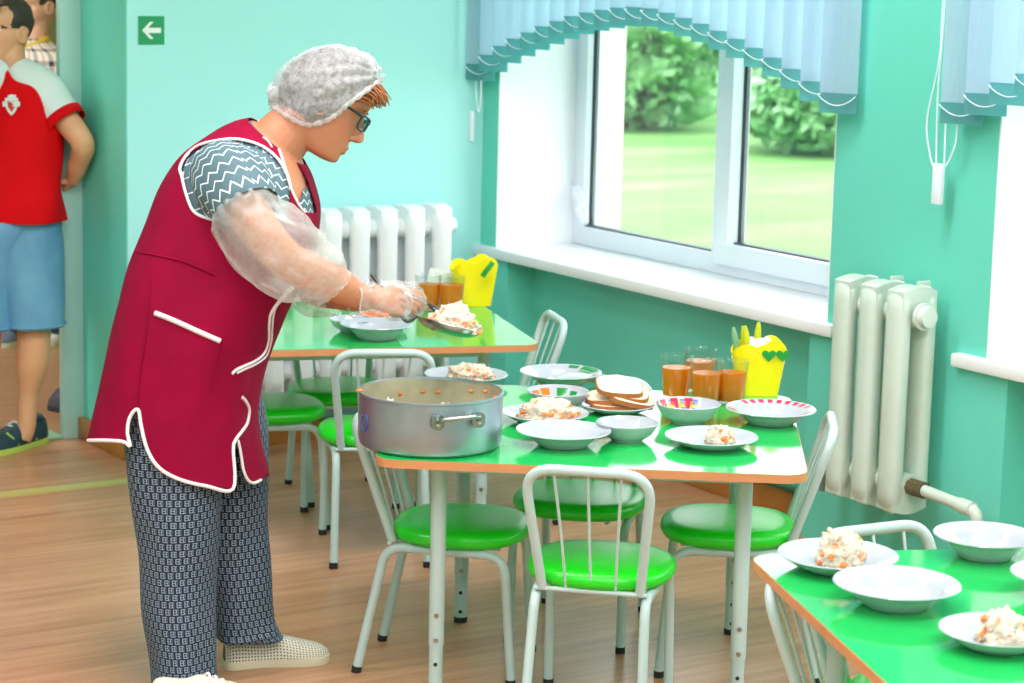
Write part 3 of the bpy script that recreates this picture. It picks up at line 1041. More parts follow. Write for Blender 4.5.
# exit sign on the back wall
p0, p1 = ony(138, 16, YB), ony(164, 44.5, YB)
t = thing('exit_sign', 'small green direction sign with a white left arrow', 'sign', ((p0.x + p1.x) / 2, YB, (p0.z + p1.z) / 2))
wS, hS = (p1.x - p0.x), (p0.z - p1.z)
box(MB(), (-wS / 2, -0.003, -hS / 2), (wS / 2, 0, hS / 2)).build('sign_plate', 'sign_green', t, smooth=False)
ar = [(-0.36, 0), (-0.06, 0.3), (0.08, 0.3), (-0.13, 0.09), (0.36, 0.09), (0.36, -0.09), (-0.13, -0.09), (0.08, -0.3), (-0.06, -0.3)]
mb = MB(); prism(mb, [(a * wS, b * hS) for a, b in ar], 0, 0.0015, xf=lambda x, y, z: Vector((x, -0.003 - z, y)))
mb.build('arrow', 'sign_white', t, smooth=False)

# ------------------------------------------------------------------ tables
ZTAB = 0.59
def make_table(label, c, rz, size=(0.95, 0.92), legs=(0.345, 0.30), number=False):
    t = thing('dining_table', label, 'table', (c[0], c[1], 0), rz, 'square green canteen tables')
    w, h = size
    mb = MB(); prism(mb, rrect(w, h, 0.055, 8), ZTAB - 0.019, ZTAB)
    top = mb.build('tabletop', 'table', t, angle=30)
    mb = MB()
    ol, il = rrect(w + 0.003, h + 0.003, 0.056, 8), rrect(w - 0.004, h - 0.004, 0.053, 8)
    n = len(ol)
    V = [Vector((x, y, z)) for z in (ZTAB - 0.0195, ZTAB - 0.0008) for x, y in ol] + [Vector((x, y, z)) for z in (ZTAB - 0.0195, ZTAB - 0.0008) for x, y in il]
    Fc = []
    for i in range(n):
        j = (i + 1) % n
        Fc += [(i, j, n + j, n + i), (2 * n + i, 3 * n + i, 3 * n + j, 2 * n + j), (n + i, n + j, 3 * n + j, 3 * n + i), (i, 2 * n + i, 2 * n + j, j)]
    mb.add(V, Fc); mb.build('edge_band', 'edge', top, angle=30)
    mb = MB()
    for s in (-1, 1):
        box(mb, (-legs[0], s * legs[1] - 0.012, ZTAB - 0.058), (legs[0], s * legs[1] + 0.012, ZTAB - 0.02))
        box(mb, (s * legs[0] - 0.012, -legs[1], ZTAB - 0.058), (s * legs[0] + 0.012, legs[1], ZTAB - 0.02))
    mb.build('under_frame', 'frame', t, smooth=False)
    for (sx, sy) in ((-1, -1), (1, -1), (1, 1), (-1, 1)):
        x, y = sx * legs[0], sy * legs[1]
        mb = MB(); tube(mb, [(x, y, 0.122), (x, y, ZTAB - 0.02)], 0.0180, 20)
        lg = mb.build('leg', 'frame', t, angle=50)
        mb = MB(); tube(mb, [(x, y, 0.012), (x, y, 0.13)], 0.0162, 20); mb.build('lower_tube', 'frame', lg, angle=50)
        mb = MB(); tube(mb, [(x, y, 0.0), (x, y, 0.014)], 0.0172, 16); mb.build('foot_cap', 'black', lg)
        cd = (Vector((0, 0, 0)) - Vector((c[0], c[1], 0))).normalized()
        cd = Matrix.Rotation(-rz, 3, 'Z') @ cd
        for z in (0.137, 0.196):
            mb = MB(); q = Vector((x, y, z)) + cd * 0.0155
            tube(mb, [q, q + cd * 0.006], [0.0068, 0.0045], 10); mb.build('bolt', 'bolt', lg)
        for z in (0.030, 0.080):
            mb = MB(); q = Vector((x, y, z)) + cd * 0.0143
            tube(mb, [q, q + cd * 0.0026], 0.0048, 10); mb.build('bolt_hole', 'black', lg)
    return t
T1 = make_table('square table with the big pot, tea glasses and yellow holder', (3.068, 4.386), math.radians(-36.8))
def number_mark(t, txt, lx, ly, z, size=0.02):
    """a small painted size number on one leg"""
    cu_ = bpy.data.curves.new('size_number', 'FONT'); cu_.body = txt; cu_.size = size; cu_.align_x = 'CENTER'; cu_.extrude = 0.0004
    tmp = bpy.data.objects.new('size_number', cu_); COL.objects.link(tmp)
    me = bpy.data.meshes.new_from_object(tmp.evaluated_get(bpy.context.evaluated_depsgraph_get()))
    bpy.data.objects.remove(tmp); me.materials.clear(); me.materials.append(M['black'])
    o = bpy.data.objects.new('size_number', me); COL.objects.link(o)
    leg = [c for c in t.children if c.name.startswith('leg')][3]
    o.parent = leg
    rz = t.rotation_euler.z
    d = Matrix.Rotation(-rz, 3, 'Z') @ (-VH)
    o.location = Vector((lx, ly, z)) + d * 0.0186
    o.rotation_euler = (math.pi / 2, 0, math.atan2(d.y, d.x) + math.pi / 2)
number_mark(T1, '2', -0.345, 0.30, 0.19)
T2 = make_table('rear square table in front of the long radiator', (3.256, 5.967), math.radians(-18.5))
_a = math.radians(-22)
_u = Vector((math.cos(_a), math.sin(_a))); _n = Vector((-_u.y, _u.x))
_c = Vector((2.643, 3.275)) + _u * 0.475 - _n * 0.46
T3 = make_table('near square table at the lower right corner of the room', (_c.x, _c.y), _a)

# ------------------------------------------------------------------ chairs
def make_chair(label, loc, rz):
    t = thing('canteen_chair', label, 'chair', (loc[0], loc[1], 0), rz, 'green seat chairs around the tables')
    mb = MB()
    prof = [(0.0, 0.322), (0.90, 0.322), (0.965, 0.327), (1.0, 0.339), (0.985, 0.351), (0.93, 0.359), (0.8, 0.363), (0.5, 0.366), (0.0, 0.367)]
    seat = lathe(MB(), [(r * 0.172, z) for r, z in prof], 48, sx=0.98, sy=1.0, wob=lambda a, z: 1 + 0.035 * math.cos(4 * a + math.pi)).build('seat', 'seat', t, angle=70)
    for s in (-1, 1):
        path = fillet([(-0.222, 0.130 * s, 0.014), (-0.158, 0.122 * s, 0.310), (0.128, 0.138 * s, 0.310), (0.150, 0.142 * s, 0.014)], 0.055, 8)
        mb = MB(); tube(mb, path, 0.0112, 12); lg = mb.build('leg_frame', 'frame', t, angle=60)
        for p, q in (((-0.225, 0.1304 * s, 0.0), (-0.2225, 0.13 * s, 0.016)), ((0.1502, 0.142 * s, 0.0), (0.15, 0.142 * s, 0.016))):
            mb = MB(); tube(mb, [p, q], 0.0122, 12); mb.build('foot_cap', 'black', lg)
    mb = MB()
    tube(mb, fillet([(-0.146, -0.108, 0.322), (-0.150, -0.110, 0.335), (-0.238, -0.140, 0.608), (-0.238, 0.140, 0.608), (-0.150, 0.110, 0.335), (-0.146, 0.108, 0.322)], [0.02, 0.065, 0.065, 0.02], 9), 0.0112, 12)
    bf = mb.build('back_frame', 'frame', t, angle=60)
    mb = MB(); tube(mb, [(-0.150, -0.125, 0.320), (-0.150, 0.125, 0.320)], 0.0055, 8); mb.build('cross_bar', 'frame', t)
    mb = MB()
    for y in (-0.09, 0.09): tube(mb, [(-0.14, y, 0.316), (0.11, y, 0.316)], 0.006, 8)
    mb.build('seat_support', 'frame', t)
    for y in (-0.074, 0.0, 0.074):
        mb = MB(); tube(mb, catmull([(-0.150, y * 0.74, 0.321), (-0.192, y * 0.86, 0.47), (-0.237, y, 0.604)], 5), 0.0034, 7)
        mb.build('back_rod', 'frame', t)
    return t
D_ = math.radians
ch = make_chair('green seat chair nearest, its back to the viewer at the pot table', (2.885, 4.090), D_(46))
CH = [
    ('green seat chair at the left end of the pot table, under the pot', (2.790, 4.536), D_(-43)),
    ('green seat chair tucked behind the pot table, facing the viewer', (3.189, 4.625), D_(-136)),
    ('green seat chair at the right end of the pot table, by the short radiator', (3.357, 4.2385), D_(142)),
    ('chair in front of the rear table, its back just behind the pot', (3.137, 5.58), D_(65)),
    ('chair at the right end of the rear table, under the window sill', (3.585, 5.76), D_(160)),
    ('chair behind the rear table against the long radiator', (3.33, 6.14), D_(-108)),
    ('chair at the left end of the rear table beside the woman', (3.01, 6.0), D_(-18)),
    ('chair behind the near table, in front of the short radiator', (2.915, 3.02), D_(-95)),
    ('chair at the left side of the near table, its back seen edge on', (0, 0), D_(-51)),
]
for lab, loc, rz in CH:
    if loc[0]: copy_tree(ch, (loc[0], loc[1], 0), rz, lab)
    else:       # a smaller chair, low enough to slide under the near table
        q = onz(768, 588, 0.57) - Matrix.Rotation(rz, 3, 'Z') @ Vector((-0.238, -0.122, 0))
        c = copy_tree(ch, (q.x, q.y, 0), rz, lab); c.scale = (1, 1, 0.935)

# ================================================================== TABLEWARE
def plate_prof(R, h, kind):
    if kind == 'soup':
        o = [(0.0, 0.0), (0.50 * R, 0.0), (0.52 * R, 0.003), (0.56 * R, 0.006), (0.70 * R, 0.55 * h), (0.76 * R, 0.72 * h), (0.98 * R, 0.97 * h), (1.0 * R, h)]
        i = [(0.985 * R, h + 0.0022), (0.76 * R, 0.78 * h + 0.003), (0.70 * R, 0.66 * h), (0.60 * R, 0.22 * h + 0.004), (0.52 * R, 0.008), (0.0, 0.0065)]
    elif kind == 'flat':
        o = [(0.0, 0.0), (0.56 * R, 0.0), (0.58 * R, 0.003), (0.66 * R, 0.005), (0.80 * R, 0.5 * h), (0.98 * R, 0.95 * h), (R, h)]
        i = [(0.985 * R, h + 0.002), (0.80 * R, 0.56 * h + 0.003), (0.66 * R, 0.010), (0.58 * R, 0.008), (0.0, 0.0065)]
    else:      # small bowl
        o = [(0.0, 0.0), (0.50 * R, 0.0), (0.52 * R, 0.004), (0.58 * R, 0.006), (0.80 * R, 0.42 * h), (0.98 * R, 0.95 * h), (R, h)]
        i = [(0.98 * R, h + 0.002), (0.94 * R, 0.92 * h), (0.77 * R, 0.44 * h), (0.58 * R, 0.16 * h), (0.4 * R, 0.010), (0.0, 0.008)]
    return o + i
def zin(R, h, kind, r):
    p = plate_prof(R, h, kind)
    p = p[len(p) // 2 + (1 if kind == 'soup' else 1) - 1:]
    p = [q for q in p]
    for (ra, za), (rb, zb) in zip(p[:-1], p[1:]):
        if rb <= r <= ra and ra > rb: return za + (zb - za) * (ra - r) / (ra - rb)
    return p[-1][1]
def decal(mb, R, h, kind, a0, a1, r0, r1, n=10, lift=0.0008):
    """a glaze patch lying on the inner surface between two angles and two radii"""
    V, Fc = [], []
    m_ = 4
    for i in range(n + 1):
        a = a0 + (a1 - a0) * i / n
        for j in range(m_ + 1):
            r = r0 + (r1 - r0) * j / m_
            V.append(Vector((r * math.cos(a), r * math.sin(a), zin(R, h, kind, r) + lift)))
    for i in range(n):
        for j in range(m_):
            k = i * (m_ + 1) + j
            Fc.append((k, k + 1, k + m_ + 2, k + m_ + 1))
    mb.add(V, Fc)
def plate(label, px, py, width, kind, h, name=None, cat=None, group=None, ztop=ZTAB, decor=None):
    """a plate whose rim shows centred at (px, py) and WIDTH pixels wide"""
    p = onz(px, py, ztop + h)
    dep = (p - EYE).dot(FW)
    R = width * dep / F_PX / 2
    nm = name or {'soup': 'soup_plate', 'flat': 'dinner_plate', 'bowl': 'small_bowl'}[kind]
    mb = lathe(MB(), plate_prof(R, h, kind), 56)
    loc = Vector((p.x, p.y, ztop + 0.0005))
    if decor:
        t = thing(nm, label, cat or ('bowl' if kind == 'bowl' else 'plate'), loc, 0, group)
        mb.build('dish', 'china', t, angle=60)
        for (nmx, m_, patches) in decor:
            mb = MB()
            for q in patches: decal(mb, R, h, kind, q[0], q[1], q[2] * R, q[3] * R)
            mb.build(nmx, m_, t)
        return t, loc, R
    o = mb.build(nm, 'china', None, angle=60)
    o.location = loc
    tag(o, label, cat or ('bowl' if kind == 'bowl' else 'plate'), group)
    return o, loc, R
def mound(label, c, rx, ry, h, rz, seed, bits=14, name='rice_portion', tilt=None):
    """a lumpy heap of rice salad with carrot bits, sitting at C"""
    t = thing(name, label, 'food', c, rz, 'helpings of rice and carrot salad')
    random.seed(seed)
    mb = MB()
    R = []
    for i in range(20):
        ph = (i / 19) * math.pi / 2
        row = []
        for k in range(44):
            a = 2 * math.pi * k / 44
            r = math.cos(ph)
            q = Vector((r * math.cos(a), r * math.sin(a), math.sin(ph)))
            s = 1 + 0.30 * noise.noise(q * 2.2 + Vector((seed, 0, 0))) + 0.16 * noise.noise(q * 6 + Vector((0, seed, 0))) + 0.10 * noise.noise(q * 15 + Vector((0, 0, seed)))
            row.append(Vector((rx * q.x * s, ry * q.y * s, max(0.0, h * q.z * s + (0.004 if i else 0)))))
        R.append(row)
    loft(mb, R, (True, True))
    for k in range(150):            # loose grains on the surface
        a, ph = random.uniform(0, 6.283), math.asin(random.uniform(0, 0.97))
        q = Vector((math.cos(ph) * math.cos(a), math.cos(ph) * math.sin(a), math.sin(ph)))
        s = 1.0 + 0.30 * noise.noise(q * 2.2 + Vector((seed, 0, 0))) + 0.16 * noise.noise(q * 6 + Vector((0, seed, 0)))
        p = Vector((rx * q.x * s, ry * q.y * s, max(0.002, h * q.z * s)))
        d = Vector((random.uniform(-1, 1), random.uniform(-1, 1), random.uniform(-0.6, 0.6))).normalized()
        e = d.orthogonal().normalized()
        ellipsoid(mb, p, (e * 0.0018, d.cross(e) * 0.0018, d * 0.0042), 6, 4)
    mb.build('rice', 'rice', t, angle=180)
    mb = MB()
    for k in range(bits):
        a, ph = random.uniform(0, 6.283), math.asin(random.uniform(0.02, 0.9))
        q = Vector((math.cos(ph) * math.cos(a), math.cos(ph) * math.sin(a), math.sin(ph)))
        s = 1.0 + 0.30 * noise.noise(q * 2.2 + Vector((seed, 0, 0))) + 0.16 * noise.noise(q * 6 + Vector((0, seed, 0)))
        p = Vector((rx * q.x * s, ry * q.y * s, max(0.003, h * q.z * s)))
        r = random.uniform(0.0035, 0.0065)
        ellipsoid(mb, p, (Vector((r * 1.3, 0, r * 0.4)), Vector((0, r, 0)), Vector((-r * 0.3, 0, r * 0.8))), 7, 5)
    o = mb.build('carrot_bits', 'carrot', t); o['kind'] = 'stuff'
    return t
PI = math.pi
G_SOUP, G_FLAT = 'white soup plates', 'white dinner plates'
# --- the pot table
plate('white soup plate at the front edge beside the big pot', 563.5, 430, 96, 'soup', 0.036, group=G_SOUP)
plate('soup plate with a green leaf motif at the rear edge of the pot table', 561, 372, 83, 'soup', 0.034, group=G_SOUP,
      decor=[('leaf_motif', 'leaf_glaze', [(-0.35, 0.35, 0.72, 0.95), (0.45, 0.75, 0.78, 0.93)])])
blobs = lambda a0, a1, n, r0, r1, ph=0: [(a0 + (a1 - a0) * (k + 0.15 + ph) / n, a0 + (a1 - a0) * (k + 0.7 + ph) / n, r0, r1) for k in range(n)]
plate('small bowl with orange and green pattern inside, behind the bread', 558, 391, 63, 'bowl', 0.046, group='small bowls',
      decor=[('orange_pattern', 'orange', [(1.75, 2.15, 0.62, 0.9), (1.30, 1.66, 0.6, 0.92), (2.3, 2.55, 0.65, 0.85)]),
             ('green_pattern', 'leaf_glaze', [(0.62, 1.02, 0.6, 0.92), (2.18, 2.28, 0.66, 0.84), (0.2, 0.5, 0.66, 0.88)]),
             ('yellow_pattern', 'yellow_glaze', [(2.6, 2.75, 0.62, 0.86), (0.78, 0.90, 0.68, 0.8)])])
_, l, R_ = plate('dinner plate under the rice heap between pot and soup plate', 545, 412.5, 88, 'flat', 0.024, group=G_FLAT)
mound('long heap of rice salad on the plate right of the pot', l + Vector((0.010, 0.004, 0.008)), 0.070, 0.040, 0.042, D_(-34), 3, 16)
_, lb, R_ = plate('dinner plate under the stacked bread slices', 617, 404, 76, 'flat', 0.020, group=G_FLAT)
_, l, R_ = plate('small white bowl with a few carrot bits, in front of the bread', 627.5, 422.5, 63, 'bowl', 0.042, group='small bowls')
mound('little leftover of carrot and rice in the small white bowl', l + Vector((0.012, -0.002, 0.009)), 0.026, 0.022, 0.014, 0.3, 8, 12)
plate('small bowl with a multicoloured pattern inside, in front of the tea glasses', 688, 403.5, 66, 'bowl', 0.046, group='small bowls',
      decor=[('blue_pattern', 'blue_glaze', blobs(0.5, 2.6, 5, 0.68, 0.93)), ('yellow_pattern', 'yellow_glaze', blobs(0.4, 2.5, 5, 0.62, 0.9, 0.35)),
             ('green_pattern', 'leaf_glaze', blobs(0.5, 2.4, 4, 0.46, 0.62, 0.2)), ('red_pattern', 'red_glaze', blobs(0.4, 2.4, 4, 0.72, 0.95, 0.6))])
_, l, R_ = plate('dinner plate with a little rice at the right front of the pot table', 711.5, 436, 94, 'flat', 0.024, group=G_FLAT)
mound('small helping of rice on the plate at the right front of the pot table', l + Vector((0.020, -0.006, 0.008)), 0.036, 0.032, 0.034, 0.2, 21, 9)
plate('soup plate with a red pattern on its rim, beside the yellow holder', 771, 408.5, 91, 'soup', 0.036, group=G_SOUP,
      decor=[('red_pattern', 'red_glaze', blobs(-0.35, 1.75, 9, 0.79, 0.95) + blobs(2.6, 3.3, 3, 0.8, 0.94))])
_, l, R_ = plate('dinner plate of rice behind the pot rim', 466, 374, 84, 'flat', 0.024, group=G_FLAT)
mound('wide heap of rice salad on the plate behind the pot', l + Vector((0.014, 0.0, 0.008)), 0.062, 0.050, 0.034, D_(-30), 5, 14)

# bread
def bread(label, c, rz, tilt, roll=0.0, s=1.0):
    t = thing('bread_slice', label, 'bread', c, 0, 'slices of white bread on the plate')
    ol = []
    for k in range(40):
        a = 2 * PI * k / 40
        x, y = math.cos(a), math.sin(a)
        x = math.copysign(abs(x) ** 0.62, x) * 0.058; y = math.copysign(abs(y) ** 0.62, y) * 0.046
        if y > 0: y += 0.010 * math.cos(x / 0.058 * 1.2) + 0.004 * math.cos(x / 0.058 * 5.5)
        ol.append((x * s, y * s))
    X = Matrix.Rotation(rz, 3, 'Z') @ Matrix.Rotation(tilt, 3, 'X') @ Matrix.Rotation(roll, 3, 'Y')
    mb = MB(); prism(mb, [(x * 0.955, y * 0.955) for x, y in ol], 0, 0.0125, xf=lambda x, y, z: X @ Vector((x, y, z)))
    mb.build('crumb', 'crumb', t, angle=30)
    n = len(ol); V = []
    for z, f in ((0.0005, 1.0), (0.012, 1.0), (0.0125, 0.95), (0.0, 0.95)): V += [X @ Vector((x * f, y * f, z)) for x, y in ol]
    Fc = []
    for q in range(4):
        for i in range(n): Fc.append((q * n + i, q * n + (i + 1) % n, ((q + 1) % 4) * n + (i + 1) % n, ((q + 1) % 4) * n + i))
    MB().add(V, Fc).build('crust', 'crust', t, angle=50)
    return t
b0 = lb + Vector((0, 0, 0.009))
_uR = Vector((RT.x, RT.y, 0)).normalized()
bread('bottom bread slice lying flat on the plate', b0 + _uR * -0.006 + Vector((0, 0, 0.002)), D_(-30), D_(3))
bread('bread slice showing its pale cut face at the left of the stack', b0 + _uR * -0.018 + VH * 0.012 + Vector((0, 0, 0.018)), D_(-48), D_(8), D_(-4))
bread('bread slice leaning at the right of the stack', b0 + _uR * 0.030 - VH * 0.006 + Vector((0, 0, 0.020)), D_(-20), D_(12), D_(12))
bread('upper bread slice sloping toward the tea glasses', b0 + _uR * 0.020 + VH * 0.006 + Vector((0, 0, 0.034)), D_(-38), D_(14), D_(9))
bread('topmost bread slice with a brown crust toward the viewer', b0 + _uR * 0.004 + VH * 0.002 + Vector((0, 0, 0.046)), D_(-28), D_(16), D_(4))

# tea glasses
def tea_glass(label, px, py, h=0.110, r=0.042, fill=0.72, ztop=ZTAB, sed=False):
    p = onz(px, py, ztop)
    t = thing('tea_glass', label, 'glass', (p.x, p.y, ztop + 0.0004), 0, 'glasses of weak tea')
    fac = lambda a, z: 1 + (0.012 * math.cos(16 * a) if z < h * 0.80 else 0.0)
    mb = MB()
    lathe(mb, [(0.0, 0.0), (r * 0.80, 0.0), (r * 0.86, 0.003), (r * 0.98, h * 0.8), (r, h * 0.82), (r, h), (r - 0.0016, h + 0.0006), (r - 0.0022, h), (r - 0.0024, h * 0.8), (r * 0.78, 0.008), (0.0, 0.007)], 64, wob=fac)
    mb.build('tumbler', 'tumbler', t, angle=50)
    mb = MB()
    zt = h * fill
    rt = r * (0.80 + 0.18 * fill / 0.8)
    lathe(mb, [(0.0, 0.0078), (r * 0.76, 0.0085), (rt - 0.0040, zt), (0.0, zt)], 48)
    mb.build('tea', 'tea', t, angle=50)
    if sed:
        mb = MB(); random.seed(sed)
        for k in range(26):
            a, q = random.uniform(0, 6.28), r * 0.6 * math.sqrt(random.random())
            ellipsoid(mb, (q * math.cos(a) + 0, q * math.sin(a), 0.013 + random.random() * 0.018), (Vector((0.008, 0, 0)), Vector((0, 0.007, 0.003)), Vector((0, -0.002, 0.006))), 7, 5)
        o = mb.build('dried_fruit', mat('soaked_dried_fruit%d' % sed, (120, 62, 22), 0.6), t); o['kind'] = 'stuff'
    return t
tea_glass('leftmost tea glass of the four on the pot table', 675.5, 398)
tea_glass('rear tea glass, hidden behind the other glasses on the pot table', 699, 391)
tea_glass('front tea glass standing close behind the multicoloured bowl', 705.5, 404, sed=4)
tea_glass('tea glass with dark fruit at its bottom, next to the yellow holder', 730.5, 403, sed=9)

# yellow cutlery holders with two rounded lobes
def holder(label, px, py, ztop, rz, spoons, clip, s=1.0):
    p = onz(px, py, ztop)
    t = thing('cutlery_holder', label, 'cutlery holder', (p.x, p.y, ztop + 0.0004), rz, None)
    W0, W1, D0, D1, H = 0.076 * s, 0.104 * s, 0.048 * s, 0.058 * s, 0.090 * s
    mb = MB()
    out = []
    n = 40
    base = [(0.5 * math.copysign(abs(math.cos(q)) ** 0.5, math.cos(q)), 0.5 * math.copysign(abs(math.sin(q)) ** 0.6, math.sin(q))) for q in [2 * PI * (k + 0.5) / 96 for k in range(96)]]
    rows = []
    for i in range(13):
        tt = i / 12
        w, d = W0 + (W1 - W0) * tt, D0 + (D1 - D0) * tt
        row = []
        for (x, y) in base:
            top = H * (0.80 + (0.40 if x > 0 else 0.30) * math.sqrt(max(0.0, 1 - ((abs(x) - 0.25) / 0.26) ** 2)))
            row.append(Vector((x * w, y * d, top * tt)))
        rows.append(row)
    inner = [[Vector((v.x * (1 - 0.035), v.y * (1 - 0.06), max(0.004, v.z))) for v in r] for r in rows[::-1]]
    inner[0] = [Vector((v.x * 0.965, v.y * 0.94, v.z)) for v in rows[-1]]
    loft(mb, rows + inner, (True, True))
    mb.build('holder_body', 'yellow', t, angle=50)
    if clip:
        for k, dx in enumerate((0.020, 0.056)):
            mb = MB(); hs = []
            for i in range(28):
                a = 2 * PI * i / 28
                hs.append((16 * math.sin(a) ** 3 / 17 * 0.019, (13 * math.cos(a) - 5 * math.cos(2 * a) - 2 * math.cos(3 * a) - math.cos(4 * a)) / 17 * 0.018))
            prism(mb, hs, 0, 0.004, xf=lambda x, y, z, dx=dx: Vector((x + dx, -D1 * 0.475 - z, y + H * 0.88)))
            mb.build('heart_clip', 'green_plastic', t, angle=40)
    return t
h1 = holder('yellow cutlery holder with green hearts, on the pot table', 757, 394, ZTAB, math.radians(-30), None, True, 1.36)
def spoon_in(label, h, x, y, lean, L, m_, w=0.010):
    p = Vector(h.location) + Matrix.Rotation(h.rotation_euler.z, 3, 'Z') @ Vector((x, y, 0.008))
    t = thing('spoon', label, 'spoon', p, h.rotation_euler.z, 'spoons standing in the yellow holder')
    d = Vector((lean[0], lean[1], 1)).normalized()
    mb = MB()
    pts = [d * (L * k / 10) for k in range(11)]
    tube(mb, pts, [0.004, 0.004, 0.004, 0.004, 0.0045, 0.0058, 0.0072, 0.0088, 0.0096, 0.0085, 0.004], 10, squash=(0.9, 0.45))
    mb.build('handle', m_, t)
    mb = MB(); ellipsoid(mb, d * 0.012, (Vector((0.011, 0, 0)), Vector((0, 0.004, 0)), d * 0.012), 12, 8); mb.build('bowl', 'steel', t)
    return t
spoon_in('pale green spoon handle, leftmost in the holder', h1, -0.030, 0.008, (-0.22, 0.10), 0.165, 'spoon_green')
spoon_in('dark edged yellow spoon handle leaning in the holder', h1, -0.022, 0.014, (-0.10, 0.10), 0.165, 'spoon_yellow')
spoon_in('yellow spoon handle next to the pale green one', h1, -0.014, 0.006, (-0.13, 0.05), 0.168, 'spoon_yellow')
spoon_in('yellow green spoon handle tallest in the holder', h1, -0.010, 0.012, (0.06, 0.06), 0.176, 'spoon_yellow')
def napkins(label, p, rz, w, h, n, seed, tilt=0.15):
    t = thing('paper_napkins', label, 'napkins', p, rz)
    random.seed(seed)
    for k in range(n):
        mb = MB()
        y = (k - n / 2) * 0.0045
        V = []; Fc = []
        for i in range(7):
            for j in range(5):
                s, u = i / 6 - 0.5, j / 4
                V.append(Vector((s * w, y + tilt * u * h * 0.3 + 0.004 * noise.noise(Vector((s * 4, u * 3, k + seed))), u * h * (1 - 0.06 * random.random()))))
        for i in range(6):
            for j in range(4): Fc.append((i * 5 + j, (i + 1) * 5 + j, (i + 1) * 5 + j + 1, i * 5 + j + 1))
        V2 = [v + Vector((0, 0.0022, 0)) for v in V]; m0 = len(V)
        Fc2 = [tuple(q + m0 for q in f[::-1]) for f in Fc]
        mb.add(V + V2, Fc + Fc2)
        mb.build('napkin', 'napkin', t)
    return t
q = Vector(h1.location) + Matrix.Rotation(math.radians(-30), 3, 'Z') @ Vector((0.004, 0.014, 0.01))
napkins('white paper napkins standing in the yellow holder on the pot table', q, math.radians(-30), 0.055, 0.136, 6, 2)

# the big pot
pc = onz(430, 444, ZTAB)
pot = thing('cooking_pot', 'large dented aluminium pot at the corner of the table', 'pot', (pc.x, pc.y, ZTAB + 0.0006))
RP, HP = 0.1635, 0.122
ow = [(0.0, 0.0), (RP * 0.93, 0.0), (RP * 0.975, 0.006), (RP, 0.024), (RP, HP * 0.5), (RP * 1.002, HP - 0.004), (RP * 1.012, HP - 0.002), (RP * 1.012, HP + 0.002), (RP * 0.985, HP + 0.003), (RP * 0.98, HP - 0.004)]
lathe(MB(), ow, 96, wob=lambda a, z: 1 + 0.003 * math.sin(3 * a + 20 * z)).build('pot_wall', 'pot', pot, angle=35)
lathe(MB(), [(RP * 0.981, HP), (RP * 0.978, 0.03), (RP * 0.93, 0.010), (0.0, 0.008)], 96).build('pot_inside', 'pot_in', pot, angle=35)
def pot_handle(ang):
    R = Matrix.Rotation(ang, 3, 'Z')
    g = lambda x, y, z: R @ Vector((RP + x, y, z))
    mb = MB()
    tube(mb, fillet([g(0.006, -0.048, HP - 0.036), g(0.030, -0.042, HP - 0.026), g(0.034, 0.042, HP - 0.022), g(0.006, 0.048, HP - 0.036)], 0.018, 6), 0.0052, 10)
    h = mb.build('handle', 'steel', pot)
    for s in (-1, 1):
        mb = MB()
        ol = rrect(0.030, 0.034, 0.012, 5)
        prism(mb, ol, -0.006, 0.006, xf=lambda x, y, z, s=s: g(z + 0.0035, s * 0.048 + x, HP - 0.036 + y))
        mb.build('bracket', 'steel', h, angle=40)
        mb = MB(); ellipsoid(mb, g(0.010, s * 0.048, HP - 0.044), (R @ Vector((0.005, 0, 0)), R @ Vector((0, 0.006, 0)), Vector((0, 0, 0.006))), 10, 6); mb.build('rivet', 'bolt', h)
_tc = math.atan2(-VH.y, -VH.x)
pot_handle(_tc + math.radians(23)); pot_handle(_tc + math.radians(203))
# faint blue painted ring mark on its side
mb = MB()
for k in range(14):
    pass
R = Matrix.Rotation(_tc - math.radians(62), 3, 'Z')
tube(mb, [R @ Vector((math.sqrt(max(0, (RP + 0.0004) ** 2 - (0.016 * math.sin(a)) ** 2)), 0.016 * math.sin(a), 0.062 + 0.02 * math.cos(a))) for a in [0.5 + 5.0 * k / 18 for k in range(19)]], 0.0018, 6)
mb.build('paint_mark', 'blue_paint', pot)
for k, (ang, rr_, hh) in enumerate(((2.35, 0.70, 0.5), (0.75, 0.76, 0.4), (1.5, 0.62, 0.4))):
    p = Vector((pc.x, pc.y, ZTAB + 0.0095)) + Vector((math.cos(ang), math.sin(ang), 0)) * RP * rr_
    mound(['leftover rice heap inside the pot near its far left wall', 'small leftover of rice inside the pot at the far right', 'scrap of rice inside the pot between the two heaps'][k], p, 0.040 - 0.012 * (k == 2), 0.034 - 0.008 * (k == 2), [0.082, 0.052, 0.040][k], 0.4 * k, 31 + k, 14)
mb = MB()
random.seed(12)
for k in range(10):
    a = _tc + PI + random.uniform(-1.3, 1.3); z = random.uniform(0.05, HP - 0.012)
    ellipsoid(mb, (RP * 0.972 * math.cos(a), RP * 0.972 * math.sin(a), z), (Vector((0.006, 0, 0)), Vector((0, 0.006, 0)), Vector((0, 0, 0.004))), 7, 5)
a = _tc - 1.35
ellipsoid(mb, (RP * 0.99 * math.cos(a), RP * 0.99 * math.sin(a), HP + 0.004), (Vector((0.010, 0, 0)), Vector((0, 0.008, 0)), Vector((0, 0, 0.004))), 8, 5)
o = mb.build('food_scraps', 'carrot', pot); o['kind'] = 'stuff'

